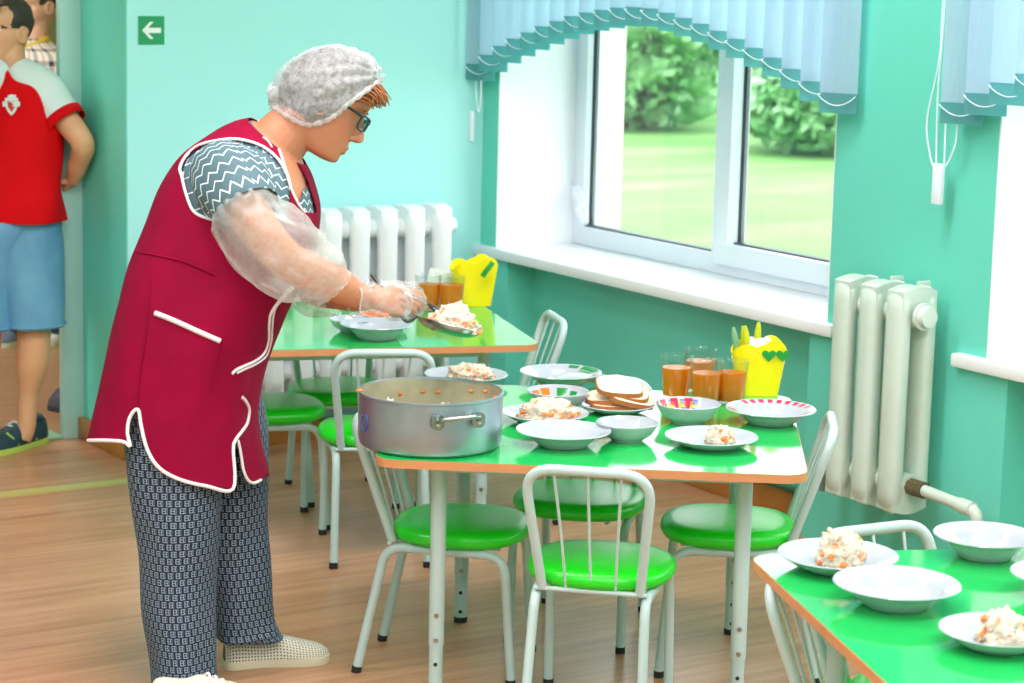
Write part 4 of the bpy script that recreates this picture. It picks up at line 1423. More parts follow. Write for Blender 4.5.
# --- the rear table
plate('white soup plate at the front of the rear table below the hand', 377, 324, 74, 'soup', 0.042, group=G_SOUP)
_, l, R_ = plate('small bowl with orange leftovers behind the soup plate of the rear table', 352, 319, 46, 'bowl', 0.036, group='small bowls')
mound('bit of carrot salad in the small bowl on the rear table', l + Vector((0, 0, 0.008)), 0.024, 0.022, 0.02, 0.1, 41, 9)
plate('small bowl with an orange inside on the rear table behind the hand', 383, 314, 50, 'bowl', 0.036, group='small bowls',
      decor=[('orange_pattern', 'orange', [(0.4, 2.8, 0.55, 0.95)])])
tea_glass('left tea glass on the rear table', 428, 310, fill=0.74)
tea_glass('right tea glass on the rear table, beside the yellow holder', 451, 311, fill=0.76)
h2 = holder('yellow cutlery holder at the rear corner, under the sill end', 473, 305, ZTAB, math.radians(-14), None, False, 1.45)
q = at(487, 270, (Vector(h2.location) - EYE).dot(FW) - 0.085)
t = thing('clothes_peg', 'dark green peg clipped on the rim of the rear yellow holder', 'peg', q, h2.rotation_euler.z)
t.rotation_euler = (0, math.radians(38), h2.rotation_euler.z)
mb = MB(); box(mb, (-0.006, -0.008, -0.025), (0.006, -0.003, 0.03), bev=0.001); box(mb, (-0.006, 0.003, -0.025), (0.006, 0.008, 0.03), bev=0.001); box(mb, (-0.005, -0.003, 0.004), (0.005, 0.003, 0.010))
mb.build('peg_jaws', 'green_plastic', t)
q = onz(433, 305, ZTAB + 0.001) + VH * 0.06
nb = thing('napkin_stand', 'clear stand with white napkins left of the rear yellow holder', 'napkin stand', q, math.radians(-20))
box(MB(), (-0.05, -0.03, 0), (0.05, 0.03, 0.05), bev=0.006).build('stand', 'tumbler', nb)
mb = MB()
for k in range(4):
    X = Matrix.Rotation(math.radians(14 + 12 * k), 3, 'Y')
    prism(mb, [(-0.04, 0.0), (0.04, 0.0), (0.04, 0.10), (-0.04, 0.10)], -0.001, 0.001, xf=lambda x, y, z, k=k, X=X: Vector((-0.01, -0.02 + 0.012 * k, 0.008)) + X @ Vector((x * 0.8, z, y)))
mb.build('napkin_fold', 'napkin', nb, smooth=False)

# --- the near table
_, l, R_ = plate('dinner plate with rice and a blue flower mark on the near table corner', 838, 554, 121, 'flat', 0.028, group=G_FLAT,
      decor=[('blue_flower', 'blue_glaze', blobs(2.9, 3.35, 3, 0.74, 0.93))])
mound('tall heap of rice on the plate at the near table corner', l + Vector((0.010, 0.004, 0.008)), 0.048, 0.042, 0.056, 0.2, 51, 14)
plate('empty soup plate in the middle of the near table', 897, 583, 128, 'soup', 0.040, group=G_SOUP)
plate('empty soup plate at the rear edge of the near table', 986, 535, 105, 'soup', 0.042, group=G_SOUP)
_, l, R_ = plate('dinner plate with rice at the right edge of the view', 998, 630, 118, 'flat', 0.028, group=G_FLAT)
mound('heap of rice on the plate at the right edge of the view', l + Vector((0.012, 0.0, 0.008)), 0.044, 0.04, 0.045, 0.2, 61, 12)
plate('soup plate mostly cut off by the right edge of the view', 1066, 574, 110, 'soup', 0.040, group=G_SOUP)

# ================================================================== PEOPLE
class Fig:
    """points of a figure standing at depth D: photo column and row give the place across and up, w the distance along the view"""
    def __init__(s, D):
        s.D = D
        s.k = D / F_PX
    def P(s, px, py, w=0.0):
        return at(px, py, s.D) + VH * w
    def dirn(s, dx, dy):
        return (RT * dx + DN * dy).normalized()
def ering(c, a, b, n=40, e=1.0, off=0.0):
    """ellipse-like ring: half axes a, b as vectors; e < 1 squarer"""
    out = []
    for k in range(n):
        t = 2 * PI * k / n + off
        ca, sa = math.cos(t), math.sin(t)
        out.append(c + a * math.copysign(abs(ca) ** e, ca) + b * math.copysign(abs(sa) ** e, sa))
    return out
def interp_rows(rows, m_):
    """smoothly densify a table of numbers"""
    out = []
    N = len(rows)
    for i in range(N - 1):
        a, b, c, d = rows[max(i - 1, 0)], rows[i], rows[i + 1], rows[min(i + 2, N - 1)]
        for k in range(m_):
            t = k / m_
            out.append(tuple(0.5 * ((2 * q) + (r - p) * t + (2 * p - 5 * q + 4 * r - s) * t * t + (3 * q - p - 3 * r + s) * t ** 3) for p, q, r, s in zip(a, b, c, d)))
    out.append(tuple(rows[-1]))
    return out
def finish_body(mb, name, mats, parent, voxel, smooth_it=3):
    o = mb.build(name, mats, parent, angle=180)
    md = o.modifiers.new('remesh', 'REMESH')
    md.mode = 'VOXEL'; md.voxel_size = voxel; md.use_smooth_shade = True
    ms = o.modifiers.new('smooth', 'SMOOTH'); ms.factor = 0.5; ms.iterations = smooth_it
    return o
HEADT = [  # height, front, back, half width (of a 0.228 m head)
    (-0.116, 0.050, 0.018, 0.014), (-0.110, 0.080, -0.012, 0.030), (-0.100, 0.089, -0.030, 0.040), (-0.085, 0.087, -0.050, 0.049),
    (-0.066, 0.088, -0.062, 0.056), (-0.050, 0.088, -0.070, 0.061), (-0.030, 0.086, -0.078, 0.066), (-0.010, 0.085, -0.085, 0.070),
    (0.010, 0.080, -0.090, 0.072), (0.028, 0.087, -0.093, 0.073), (0.050, 0.089, -0.095, 0.074), (0.075, 0.078, -0.090, 0.070),
    (0.095, 0.055, -0.072, 0.057), (0.108, 0.025, -0.042, 0.036), (0.113, -0.004, -0.014, 0.010)]
def head_mesh(mb, o, f, u, l, s, nose=1.0, lid=0.0):
    """o head centre, f forward, u up, l to the figure's left; all unit vectors; s scale"""
    rings = []
    for (z, fr, bk, hw) in interp_rows(HEADT, 4):
        n = 48
        c = (fr + bk) / 2; a = (fr - bk) / 2
        row = []
        for k in range(n):
            t = 2 * PI * k / n
            ca, sa = math.cos(t), math.sin(t)
            x = c + a * math.copysign(abs(ca) ** 0.88, ca); y = hw * math.copysign(abs(sa) ** 0.92, sa)
            if ca > 0:     # eye sockets and cheeks
                for sg in (-1, 1):
                    d2 = ((y - sg * 0.033) / 0.020) ** 2 + ((z - 0.010) / 0.016) ** 2
                    x -= 0.011 * math.exp(-d2) * ca
                    d2 = ((y - sg * 0.040) / 0.022) ** 2 + ((z + 0.030) / 0.022) ** 2
                    x += 0.005 * math.exp(-d2) * ca
                d2 = (y / 0.024) ** 2 + ((z + 0.068) / 0.016) ** 2
                x += 0.004 * math.exp(-d2)
            row.append(o + (f * x + l * y + u * z) * s)
        rings.append(row)
    loft(mb, rings)
    q = lambda x, y, z: o + (f * x + l * y + u * z) * s
    for sg in (-1, 1):     # eyelids
        ellipsoid(mb, q(0.0562, sg * 0.033, 0.0155 - lid), (f * 0.0112 * s, l * 0.0145 * s, u * (0.0062 + 0.4 * lid) * s), 12, 8)
        ellipsoid(mb, q(0.0552, sg * 0.033, 0.0015), (f * 0.0105 * s, l * 0.0135 * s, u * 0.0045 * s), 12, 8)
    # nose
    R = []
    for (z, x, w, dp) in ((0.026, 0.080, 0.008, 0.010), (0.010, 0.086, 0.008, 0.014), (-0.008, 0.094, 0.0095, 0.018), (-0.024, 0.102, 0.0125, 0.020), (-0.033, 0.103, 0.0155, 0.020), (-0.041, 0.096, 0.013, 0.014), (-0.044, 0.088, 0.008, 0.008)):
        x = 0.082 + (x - 0.082) * nose
        R.append([q(x - dp * 0.55 + dp * math.cos(t), w * math.sin(t), z) for t in [2 * PI * k / 14 for k in range(14)]])
    loft(mb, R)
    for sg in (-1, 1):
        ellipsoid(mb, q(0.088, sg * 0.013, -0.037), (f * 0.010 * s, l * 0.007 * s, u * 0.007 * s), 10, 6)
        # lips, ears
    tube(mb, [q(0.079, -0.026, -0.068), q(0.0895, -0.012, -0.064), q(0.0925, 0, -0.0635), q(0.0895, 0.012, -0.064), q(0.079, 0.026, -0.068)], [0.002 * s, 0.0045 * s, 0.005 * s, 0.0045 * s, 0.002 * s], 8)
    tube(mb, [q(0.079, -0.025, -0.071), q(0.088, -0.012, -0.0745), q(0.0905, 0, -0.076), q(0.088, 0.012, -0.0745), q(0.079, 0.025, -0.071)], [0.002 * s, 0.0048 * s, 0.0056 * s, 0.0048 * s, 0.002 * s], 8)
    for sg in (-1, 1):
        ellipsoid(mb, q(-0.012, sg * 0.074, -0.010), ((f * 0.016 + u * 0.004) * s, (l * sg * 0.007 - f * 0.006) * s, u * 0.032 * s), 14, 8)
        tube(mb, [q(-0.004 + 0.018 * math.cos(t), sg * (0.080 - 0.006 * math.cos(t)), -0.008 + 0.029 * math.sin(t)) for t in [-1.4 + 4.4 * k / 10 for k in range(11)]], 0.004 * s, 6)
    return q
def eyes(q, f, u, l, s, parent, iris, lid=0.0):
    for sg in (-1, 1):
        mb = MB(); c = q(0.0565 - lid, sg * 0.033, 0.010)
        ellipsoid(mb, c, (f * 0.0100 * s, l * 0.0115 * s, u * 0.0075 * s), 14, 9)
        e = mb.build('eye', M['eye_white'], parent)
        mb = MB(); ellipsoid(mb, q(0.0638 - lid, sg * 0.033, 0.009), (f * 0.0036 * s, l * 0.0052 * s, u * 0.0052 * s), 12, 8)
        mb.build('iris', iris, e)
M['eye_white'] = mat('eye_white', (232, 230, 226), 0.2)
M['iris_blue'] = mat('grey_blue_iris', (50, 92, 104), 0.15)
M['iris_brown'] = mat('brown_iris', (60, 40, 28), 0.15)
def hand_mesh(mb, w, d, a, n, s=1.0, curl=1.0, angs=(0.95, 2.25, 3.25)):
    """w wrist, d wrist-to-knuckles, a along the knuckle row (towards the forefinger), n out of the back of the hand"""
    V = lambda x, y, z: w + (d * x + a * y + n * z) * s
    R = []
    for (x, hw, th, zz) in ((-0.02, 0.026, 0.020, 0), (0.0, 0.026, 0.019, 0), (0.02, 0.031, 0.017, -0.001), (0.045, 0.038, 0.0155, -0.001), (0.070, 0.041, 0.014, -0.001), (0.083, 0.038, 0.011, -0.002), (0.089, 0.030, 0.006, -0.003)):
        R.append([V(x, hw * math.copysign(abs(math.cos(t)) ** 0.8, math.cos(t)), zz + th * math.sin(t)) for t in [2 * PI * k / 18 for k in range(18)]])
    loft(mb, R)
    L = ((0.040, 0.025, 0.021), (0.044, 0.029, 0.022), (0.041, 0.027, 0.021), (0.032, 0.021, 0.019))
    for k, y in enumerate((0.0325, 0.0110, -0.0110, -0.0320)):
        l1, l2, l3 = L[k]
        c1, c2, c3 = [q * curl * (1 + 0.05 * k) for q in angs]
        p0 = (0.080 - 0.004 * abs(k - 1), y, -0.001)
        p1 = (p0[0] + l1 * math.cos(c1), y * 0.98, p0[2] - l1 * math.sin(c1))
        p2 = (p1[0] + l2 * math.cos(c2), y * 0.94, p1[2] - l2 * math.sin(c2))
        p3 = (p2[0] + l3 * math.cos(c3), y * 0.92, p2[2] - l3 * math.sin(c3))
        pts = [V(*p) for p in (p0, p1, p2, p3)]
        cm = catmull([V(0.06, y, -0.001)] + pts, 4)
        rr = lerp_list([0.0088 * s, 0.0088 * s, 0.0084 * s, 0.0078 * s, 0.0058 * s], 4)
        tube(mb, cm, rr, 10)
    pts = [V(0.016, 0.020, -0.006), V(0.036, 0.040, -0.022), V(0.062, 0.040, -0.042), V(0.082, 0.022, -0.050)]
    tube(mb, catmull(pts, 4), lerp_list([0.014 * s, 0.0118 * s, 0.0098 * s, 0.0066 * s], 4), 10)
    return V
def limb(mb, pts, rad, n=5, seg=18, squash=None):
    return tube(mb, catmull(pts, n), lerp_list(rad, n), seg, squash=squash)

# ------------------------------------------------------------------ the serving woman
WD = Fig(5.36)
P = WD.P
base = onz(248, 680)
woman = thing('person', 'woman in burgundy apron and white hair cap bending forward to serve rice', 'person', base, 0, None, True)
# torso outline: back px, back py, front px, front py, half width
TOR = [(80, 470, 268, 500, 0.215), (86, 446, 262, 470, 0.214), (93, 418, 257, 440, 0.212), (102, 382, 255, 405, 0.212), (112, 340, 263, 362, 0.214), (122, 300, 280, 322, 0.216),
       (131, 262, 297, 290, 0.213), (148, 222, 312, 258, 0.205), (164, 183, 317, 232, 0.200), (185, 154, 318, 209, 0.190), (213, 133.5, 313, 187, 0.168), (235, 123.5, 309, 174, 0.125), (250, 119, 304, 163, 0.085)]
def torso_rings(rows, k_in=1.0, k_w=1.0, n=96, m_=9, grow=0.0, ripple=0.0):
    R = []
    T = interp_rows(rows, m_)
    for i, (bx, by, fx, fy, hw) in enumerate(T):
        b, f = P(bx, by), P(fx, fy)
        c = (b + f) / 2; a = (f - b) / 2
        a = a * k_in; a = a * (1 + grow / a.length)
        bb = VH * (hw * k_w + grow)
        e = 0.86
        ring = ering(c, a, bb, n, e)
        if ripple:
            t = i / len(T)
            for q in range(n):
                ang = 2 * PI * q / n
                amp = ripple * max(0.0, 1 - t * 1.35) ** 1.2
                d = (ring[q] - c).normalized()
                ring[q] = ring[q] + d * amp * (math.sin(ang * 5 + 2.1 * t) * 0.6 + math.sin(ang * 9 + 1.3) * 0.4) + d * 0.006 * noise.noise(Vector((math.cos(ang) * 2, math.sin(ang) * 2, t * 7)))
        R.append(ring)
    return R
# body: torso, neck, head, arms, hands, legs grown into one surface
hu = WD.dirn(0.534, -0.849); hf = WD.dirn(0.849, 0.534)
hu = (hu - hf * hu.dot(hf)).normalized()
hl = hu.cross(hf)                   # the woman's left, away from the viewer
HO = P(328.0, 104.5); HS = 1.0
mb = MB()
loft(mb, torso_rings(TOR[4:], 0.93, 0.90, 48, 4))
hq = head_mesh(mb, HO, hf, hu, hl, HS, 1.2, 0.004)
neck = [P(262, 165), P(278, 143), P(293, 126), P(312, 108)]
limb(mb, neck, [0.085, 0.068, 0.062, 0.066], 5, 22)
NA = [P(236, 162, -0.10), P(246, 176, -0.19), P(262, 205, -0.235), P(296, 246, -0.235), P(340, 271, -0.19), P(361, 285, -0.160), P(374, 290, -0.145)]
limb(mb, NA, [0.060, 0.058, 0.050, 0.044, 0.042, 0.031, 0.0265], 5, 20)
FA = [P(255, 165, 0.10), P(268, 190, 0.185), P(282, 240, 0.21), P(300, 292, 0.19), P(345, 303, 0.12), P(368, 301, 0.06), P(381, 299, 0.04)]
limb(mb, FA, [0.060, 0.060, 0.053, 0.047, 0.038, 0.029, 0.026], 5, 20)
# near hand closed on the ladle handle
h0, h1_ = P(379, 275, -0.095), P(416, 325, -0.095)          # handle line
ha = (h1_ - h0).normalized()
hd = (P(404, 303, -0.115) - P(374, 290, -0.145)); hd = (hd - ha * hd.dot(ha)); hd.normalize()
hn = ha.cross(hd)
if hn.dot(VH) > 0: hn = -hn
hand_mesh(mb, P(374, 290, -0.145), (hd * 0.85 + ha * 0.53).normalized(), -(ha * 0.85 - hd * 0.53).normalized(), hn, 0.84, 1.0, (0.50, 1.9, 3.0))
# far hand holding a tablespoon
sd = (P(452, 318, 0.0) - P(410, 296, 0.0)).normalized()
fd = WD.dirn(0.95, 0.05)
fa = (DN * 0.75 - VH * 0.66); fa = (fa - fd * fa.dot(fd)).normalized()
fn = fd.cross(fa)
if fn.dot(DN) > 0: fn = -fn
hand_mesh(mb, P(381, 299, 0.04), fd, -fa, fn, 0.80, 0.92, (0.6, 1.7, 2.6))
# legs inside the trousers
for (ank, hip, w0, w1) in (((186, 690), (182, 450), -0.10, -0.10), ((238, 655), (215, 450), 0.10, 0.10)):
    limb(mb, [P(hip[0], hip[1] - 40, w1), P(hip[0] + 5, hip[1] + 60, w1), P((hip[0] + ank[0]) / 2, (hip[1] + ank[1]) / 2 + 20, (w0 + w1) / 2), P(ank[0], ank[1] - 60, w0), P(ank[0] + 6, ank[1] - 2, w0)], [0.070, 0.062, 0.048, 0.042, 0.034], 4, 16)
loc_ = lambda p: tuple(p - base)
SK_W = skin_mat('sunned_skin', (202, 134, 98), [
    (loc_(hq(0.086, 0, -0.070)), 0.020, (176, 84, 76), 0.75), (loc_(hq(0.07, -0.045, -0.03)), 0.034, (208, 120, 92), 0.55), (loc_(hq(0.104, 0, -0.03)), 0.02, (206, 122, 96), 0.5),
    (loc_(hq(0.0, -0.076, -0.01)), 0.035, (206, 110, 96), 0.6)])
body = finish_body(mb, 'body', SK_W, woman, 0.0030, 2)
eyes(hq, hf, hu, hl, HS, woman, M['iris_brown'], 0.004)
# apron
AR = torso_rings(TOR, 1.0, 1.0, 260, 20, 0.004, 0.007)
bvm = MB(); loft(bvm, AR, (False, False))
BV = BVHTree.FromPolygons([tuple(v) for v in bvm.v], bvm.f)
def cast(px, py, far=False, back=0.002):
    d = ray(px, py).normalized()
    h = BV.ray_cast(EYE, d, 12)
    if far and h[0]: h = BV.ray_cast(h[0] + d * 0.05, d, 12)
    return h[0] - d * back if h[0] else at(px, py, WD.D)
ARM = [(181.7, 176), (180, 167), (187.6, 154), (202, 144), (228.5, 139), (246, 140.5), (263.6, 147), (278, 159), (287, 174), (291, 189), (290, 215), (268, 236), (240, 226), (228.5, 222), (208, 218.5), (193.4, 211), (186, 193.6)]
NECKN = [(246, 100), (250, 118), (262, 123.5), (271, 132), (278, 147), (284, 164), (291, 188), (299, 205), (306, 213), (330, 213), (330, 100)]
NECKF = [(246, 100), (250, 118), (266, 123), (284, 138), (299, 163), (330, 163), (330, 100)]
HEM = [(60, 520), (60, 440), (87, 440.5), (108, 440.5), (124, 442), (130, 446), (127.5, 433), (129, 420), (134, 411), (138.5, 410.5), (141, 425), (146, 446), (154, 462), (166, 473), (184, 481), (206, 486), (233, 489), (233.2, 450), (235, 441), (239, 437), (240.5, 452), (243.5, 470), (248, 480), (254, 483), (262, 480), (275, 470), (300, 470), (300, 540)]
def cut_mesh(src, test):
    out = MB()
    out.v = src.v
    for f, u, m_ in zip(src.f, src.uv, src.mi):
        c = sum((src.v[i] for i in f), Vector()) / len(f)
        if not test(c): out.f.append(f); out.uv.append(u); out.mi.append(m_)
    used = sorted({i for f in out.f for i in f}); mp = {j: i for i, j in enumerate(used)}
    out.v = [out.v[i] for i in used]; out.f = [tuple(mp[i] for i in f) for f in out.f]
    return out
def apron_cut(c):
    w = (c - at(CX, CY, WD.D)).dot(VH)
    q = c - VH * 0.0
    px, py = proj(c)
    w = (c - P(px, py)).dot(VH)
    # profile coordinates: project the point sideways onto the middle plane
    mid = c - VH * ((c - EYE).dot(VH) - (P(200, 300) - EYE).dot(VH))
    mx_, my_ = proj(mid)
    near = (c - EYE).dot(VH) < (P(200, 300) - EYE).dot(VH) - 0.005
    if near:
        return inpoly(px, py, ARM) or inpoly(px, py, NECKN) or inpoly(px, py, HEM)
    return inpoly(mx_, my_, ARM) or inpoly(mx_, my_, NECKF) or inpoly(mx_, my_, HEM)
ap = cut_mesh(bvm, apron_cut).build('apron', 'burg', woman, angle=180)
md = ap.modifiers.new('thick', 'SOLIDIFY'); md.thickness = 0.0025; md.offset = -1
def piping(pts, r=0.0040, nm='white_piping', closed=False, m_='piping', sub=6, par=None):
    w = [cast(*p) for p in catmull([Vector((p[0], p[1], 0)) for p in pts], sub, closed) for p in [(p.x, p.y)]]
    mb = MB(); tube(mb, w, r, 8, closed=closed)
    return mb.build(nm, m_, par or ap)
piping([(228.5, 222), (208, 218.5), (193.4, 211), (186, 193.6), (181.7, 176), (180, 167), (187.6, 154), (202, 144), (228.5, 139), (246, 140.5), (263.6, 147), (278, 159), (287, 174), (291, 189)], 0.0036)
piping([(251, 119.5), (262, 123.5), (271, 132), (278, 147), (284, 164), (291, 188), (299, 205), (305, 212)], 0.0030)
piping([(88, 440.5), (108, 440.5), (124, 442), (130, 446), (127.5, 433), (129, 420), (134, 411), (138.5, 410.5), (141, 425), (146, 446), (154, 462), (166, 473), (184, 481), (206, 486), (233, 489), (233.2, 450), (235, 441), (242, 431), (247, 423), (249, 410), (246, 402), (242, 397)], 0.0042)
piping([(238, 440), (240.5, 452), (243.5, 470), (248, 480), (254, 483), (261, 480)], 0.0036)
piping([(296, 284), (288, 291), (279, 301), (271, 313), (269, 325), (268.5, 340), (264, 353), (255, 361), (244, 366), (236, 370), (232, 374)], 0.0036)
piping([(294, 288), (285, 297), (276, 307), (273, 318), (272, 330), (271, 342), (266, 356), (256, 364), (245, 369), (237, 373)], 0.0028)
piping([(155, 313), (175, 321), (197, 331), (220, 341)], 0.0062, 'pocket_edge')
piping([(263, 137), (268, 141), (272, 147)], 0.0022, 'safety_pin')
# waist seam and pocket stitches as thin ridges of the same cloth
piping([(136, 252), (160, 256), (185, 262), (215, 275)], 0.0022, 'waist_seam', m_='burg')
piping([(222, 341), (221, 352), (216, 372), (210, 392)], 0.0018, 'pocket_seam', m_='burg')
piping([(150, 256), (149, 300), (145, 340), (140, 372), (137, 408)], 0.0018, 'side_seam', m_='burg')
# blouse: body under the apron and the short sleeves
BR = torso_rings(TOR[6:], 1.0, 1.0, 110, 9, -0.006)
bm_ = MB(); loft(bm_, BR, (False, False))
NBN = [(243, 100), (246, 117), (260, 124), (271, 133), (279, 148), (285, 165), (292, 189), (299, 203), (304, 190), (330, 170), (330, 100)]
NB = [(246, 100), (252, 113), (266, 120), (276, 131), (284, 150), (291, 172), (295, 192), (299, 196), (302, 170), (330, 170), (330, 100)]
def blouse_cut(c):
    px, py = proj(c)
    near = (c - EYE).dot(VH) < (P(200, 300) - EYE).dot(VH)
    return inpoly(px, py, NBN if near else NB)
bl = cut_mesh(bm_, blouse_cut).build('blouse', 'zigzag', woman, angle=180)
def sleeve(cs, rs, nm, par):
    mb = MB()
    tube(mb, catmull(cs, 6), lerp_list(rs, 6), 40, caps=False, jitter=lambda t, a: 1 + 0.05 * noise.noise(Vector((math.cos(a) * 1.5, math.sin(a) * 1.5, t * 4))))
    o = mb.build(nm, 'zigzag', par, angle=180)
    md = o.modifiers.new('thick', 'SOLIDIFY'); md.thickness = 0.003
    return o
sleeve([P(226, 170, -0.08), P(233, 171, -0.13), P(243, 178, -0.185), P(254, 190, -0.225), P(260, 199, -0.240)], [0.070, 0.084, 0.088, 0.080, 0.077], 'short_sleeve', bl)
sleeve([P(256, 172, 0.08), P(262, 180, 0.15), P(268, 195, 0.19), P(273, 215, 0.205)], [0.082, 0.086, 0.080, 0.075], 'short_sleeve', bl)
# plastic oversleeves
def oversleeve(cs, rs, seed):
    mb = MB()
    tube(mb, catmull(cs, 8), lerp_list(rs, 8), 64, caps=False,
         jitter=lambda t, a: 1 + 0.10 * noise.noise(Vector((math.cos(a) * 1.6 + seed, math.sin(a) * 1.6, t * 5))) + 0.07 * noise.noise(Vector((math.cos(a) * 4, math.sin(a) * 4 + seed, t * 9))) + (0.07 * math.sin(a * 17) if min(t, 1 - t) < 0.09 else 0.02 * math.sin(a * 11 + 9 * t)))
    return mb.build('plastic_oversleeve', 'sleeve_film', woman, angle=180)
oversleeve([P(249, 193, -0.236), P(258, 203, -0.243), P(272, 220, -0.248), P(292, 238, -0.245), P(310, 252, -0.235), P(324, 261, -0.222), P(334, 273, -0.205), P(337, 277, -0.200)], [0.068, 0.082, 0.094, 0.096, 0.090, 0.076, 0.056, 0.056], 0)
oversleeve([P(273, 215, 0.21), P(281, 245, 0.215), P(290, 280, 0.205), P(306, 300, 0.185), P(322, 304, 0.16), P(330, 304, 0.15)], [0.062, 0.074, 0.074, 0.068, 0.056, 0.050], 3)
# thin plastic gloves
def glove(w, d, a, n, s, seed, cuff):
    mb = MB()
    pts = [w + (d * x_ - n * y_) * s for x_, y_ in ((-0.050, 0), (-0.030, 0), (0.01, 0), (0.05, 0), (0.085, 0.012), (0.115, 0.02), (0.135, 0.02))]
    tube(mb, catmull(pts, 6), lerp_list([cuff, 0.034, 0.036, 0.050 * s, 0.056 * s, 0.044 * s, 0.012], 6), 40, caps=False,
         jitter=lambda t, q: 1 + 0.16 * noise.noise(Vector((math.cos(q) * 2 + seed, math.sin(q) * 2, t * 6))) + (0.08 * math.sin(q * 9) if t < 0.1 else 0))
    o = mb.build('plastic_glove', 'glove_film', woman, angle=180)
    ring = [w - d * (0.048 * s) + (a * math.cos(t) + n * math.sin(t)) * cuff * (1 + 0.12 * math.sin(5 * t)) for t in [2 * PI * k / 30 for k in range(30)]]
    mb = MB(); tube(mb, ring, 0.0022, 6, closed=True); mb.build('glove_hem', 'sleeve_film', o)
    return o
nd_ = (hd * 0.85 + ha * 0.53).normalized()
glove(P(374, 290, -0.145), nd_, -(ha * 0.85 - hd * 0.53).normalized(), hn, 0.82, 0, 0.038)
glove(P(381, 299, 0.04), fd, -fa, fn, 0.78, 5, 0.034)
# trousers
def trouser(rows, w0, nm):
    """rows: left px, right px, py, half width in depth, w"""
    R = []
    T = interp_rows(rows, 8)
    for i, (a, b, py, hd_, w) in enumerate(T):
        c = (P(a, py, w) + P(b, py, w)) / 2
        ring = ering(c, (P(b, py, w) - P(a, py, w)) / 2, VH * hd_, 64, 0.95)
        t = i / len(T)
        for q in range(64):
            an = 2 * PI * q / 64
            d = (ring[q] - c).normalized()
            ring[q] = ring[q] + d * (0.006 * t * math.sin(an * 4 + 3 * t) + 0.008 * noise.noise(Vector((math.cos(an) * 1.3, math.sin(an) * 1.3, t * 6 + w * 9))) + 0.005 * max(0, t - 0.8) * 5 * math.sin(t * 60 + an * 2))
        R.append(ring)
    mb = MB(); loft(mb, R, (False, False))
    o = mb.build(nm, 'trouser', woman, angle=180)
    md = o.modifiers.new('thick', 'SOLIDIFY'); md.thickness = 0.003; md.offset = -1
    return o
trouser([(112, 246, 370, 0.115, -0.09), (130, 238, 420, 0.105, -0.10), (139, 228, 480, 0.098, -0.10), (146, 222, 540, 0.09, -0.10), (152, 220, 600, 0.085, -0.10), (158, 222, 655, 0.082, -0.10), (161, 226, 688, 0.080, -0.10), (162, 229, 712, 0.080, -0.10)], -0.1, 'trouser_leg')
trouser([(165, 252, 380, 0.11, 0.09), (172, 262, 440, 0.10, 0.10), (186, 263, 500, 0.092, 0.10), (192, 263, 560, 0.085, 0.10), (202, 266, 610, 0.08, 0.10), (206, 272, 636, 0.078, 0.10), (208, 277, 648, 0.078, 0.10)], 0.1, 'trouser_leg')
# shoes
def shoe(heel, toe, nm='slip_on_shoe', upper='perf', sole='sole', Wd=0.088, laces=False, hgt=0.062, par=None):
    h, t = Vector(heel), Vector(toe)
    d = (t - h); L = d.length; d.normalize(); s = Vector((0, 0, 1)).cross(d)
    prof = [(-0.0, 0.30, 0.75), (0.04, 0.62, 1.0), (0.12, 0.76, 1.06), (0.25, 0.78, 0.95), (0.38, 0.80, 0.88), (0.50, 0.88, 0.98), (0.62, 0.97, 0.86), (0.75, 1.0, 0.70), (0.86, 0.92, 0.58), (0.95, 0.68, 0.44), (1.0, 0.30, 0.28)]
    R = []
    for (u, w, z) in interp_rows(prof, 4):
        c = h + d * (u * L) + s * (0.008 * math.sin(u * 5))
        R.append([c + s * (Wd / 2 * w * math.copysign(abs(math.cos(a)) ** 0.8, math.cos(a))) + Vector((0, 0, 0.012 + hgt * z * (max(0.0, math.sin(a)) ** 0.75) - (0.006 if math.sin(a) < -0.01 else 0))) for a in [2 * PI * k / 28 for k in range(28)]])
    mb = MB(); loft(mb, R)
    o = mb.build(nm, upper, par, angle=60)
    R = []
    for (u, w, z) in interp_rows(prof, 4):
        c = h + d * (u * L * 1.02 - 0.002) + s * (0.008 * math.sin(u * 5))
        R.append([c + s * (Wd / 2 * (w * 1.04) * sx) + Vector((0, 0, zz)) for sx, zz in ((-1, 0.0005), (1, 0.0005), (1.02, 0.011), (1.0, 0.020), (-1.0, 0.020), (-1.02, 0.011))])
    mb = MB(); loft(mb, R); mb.build('shoe_sole', sole, o, angle=50)
    return o, d, s, L, h
fo = onz(223, 660); ft = onz(325, 660)
s1, *_x = shoe(onz(224, 668), onz(326, 659), par=woman)
s2, d2, sd2, L2, hh2 = shoe(onz(152, 713), onz(248, 701), upper='shoe', par=woman)
for k in range(4):
    mb = MB(); c = hh2 + d2 * (L2 * (0.56 + 0.075 * k)) + Vector((0, 0, 0.072 - 0.009 * k))
    tube(mb, catmull([c - sd2 * 0.024 - Vector((0, 0, 0.008)), c + d2 * 0.006 + Vector((0, 0, 0.004)), c + sd2 * 0.024 - Vector((0, 0, 0.008))], 5), 0.0032, 6); mb.build('lace', 'piping', s2)
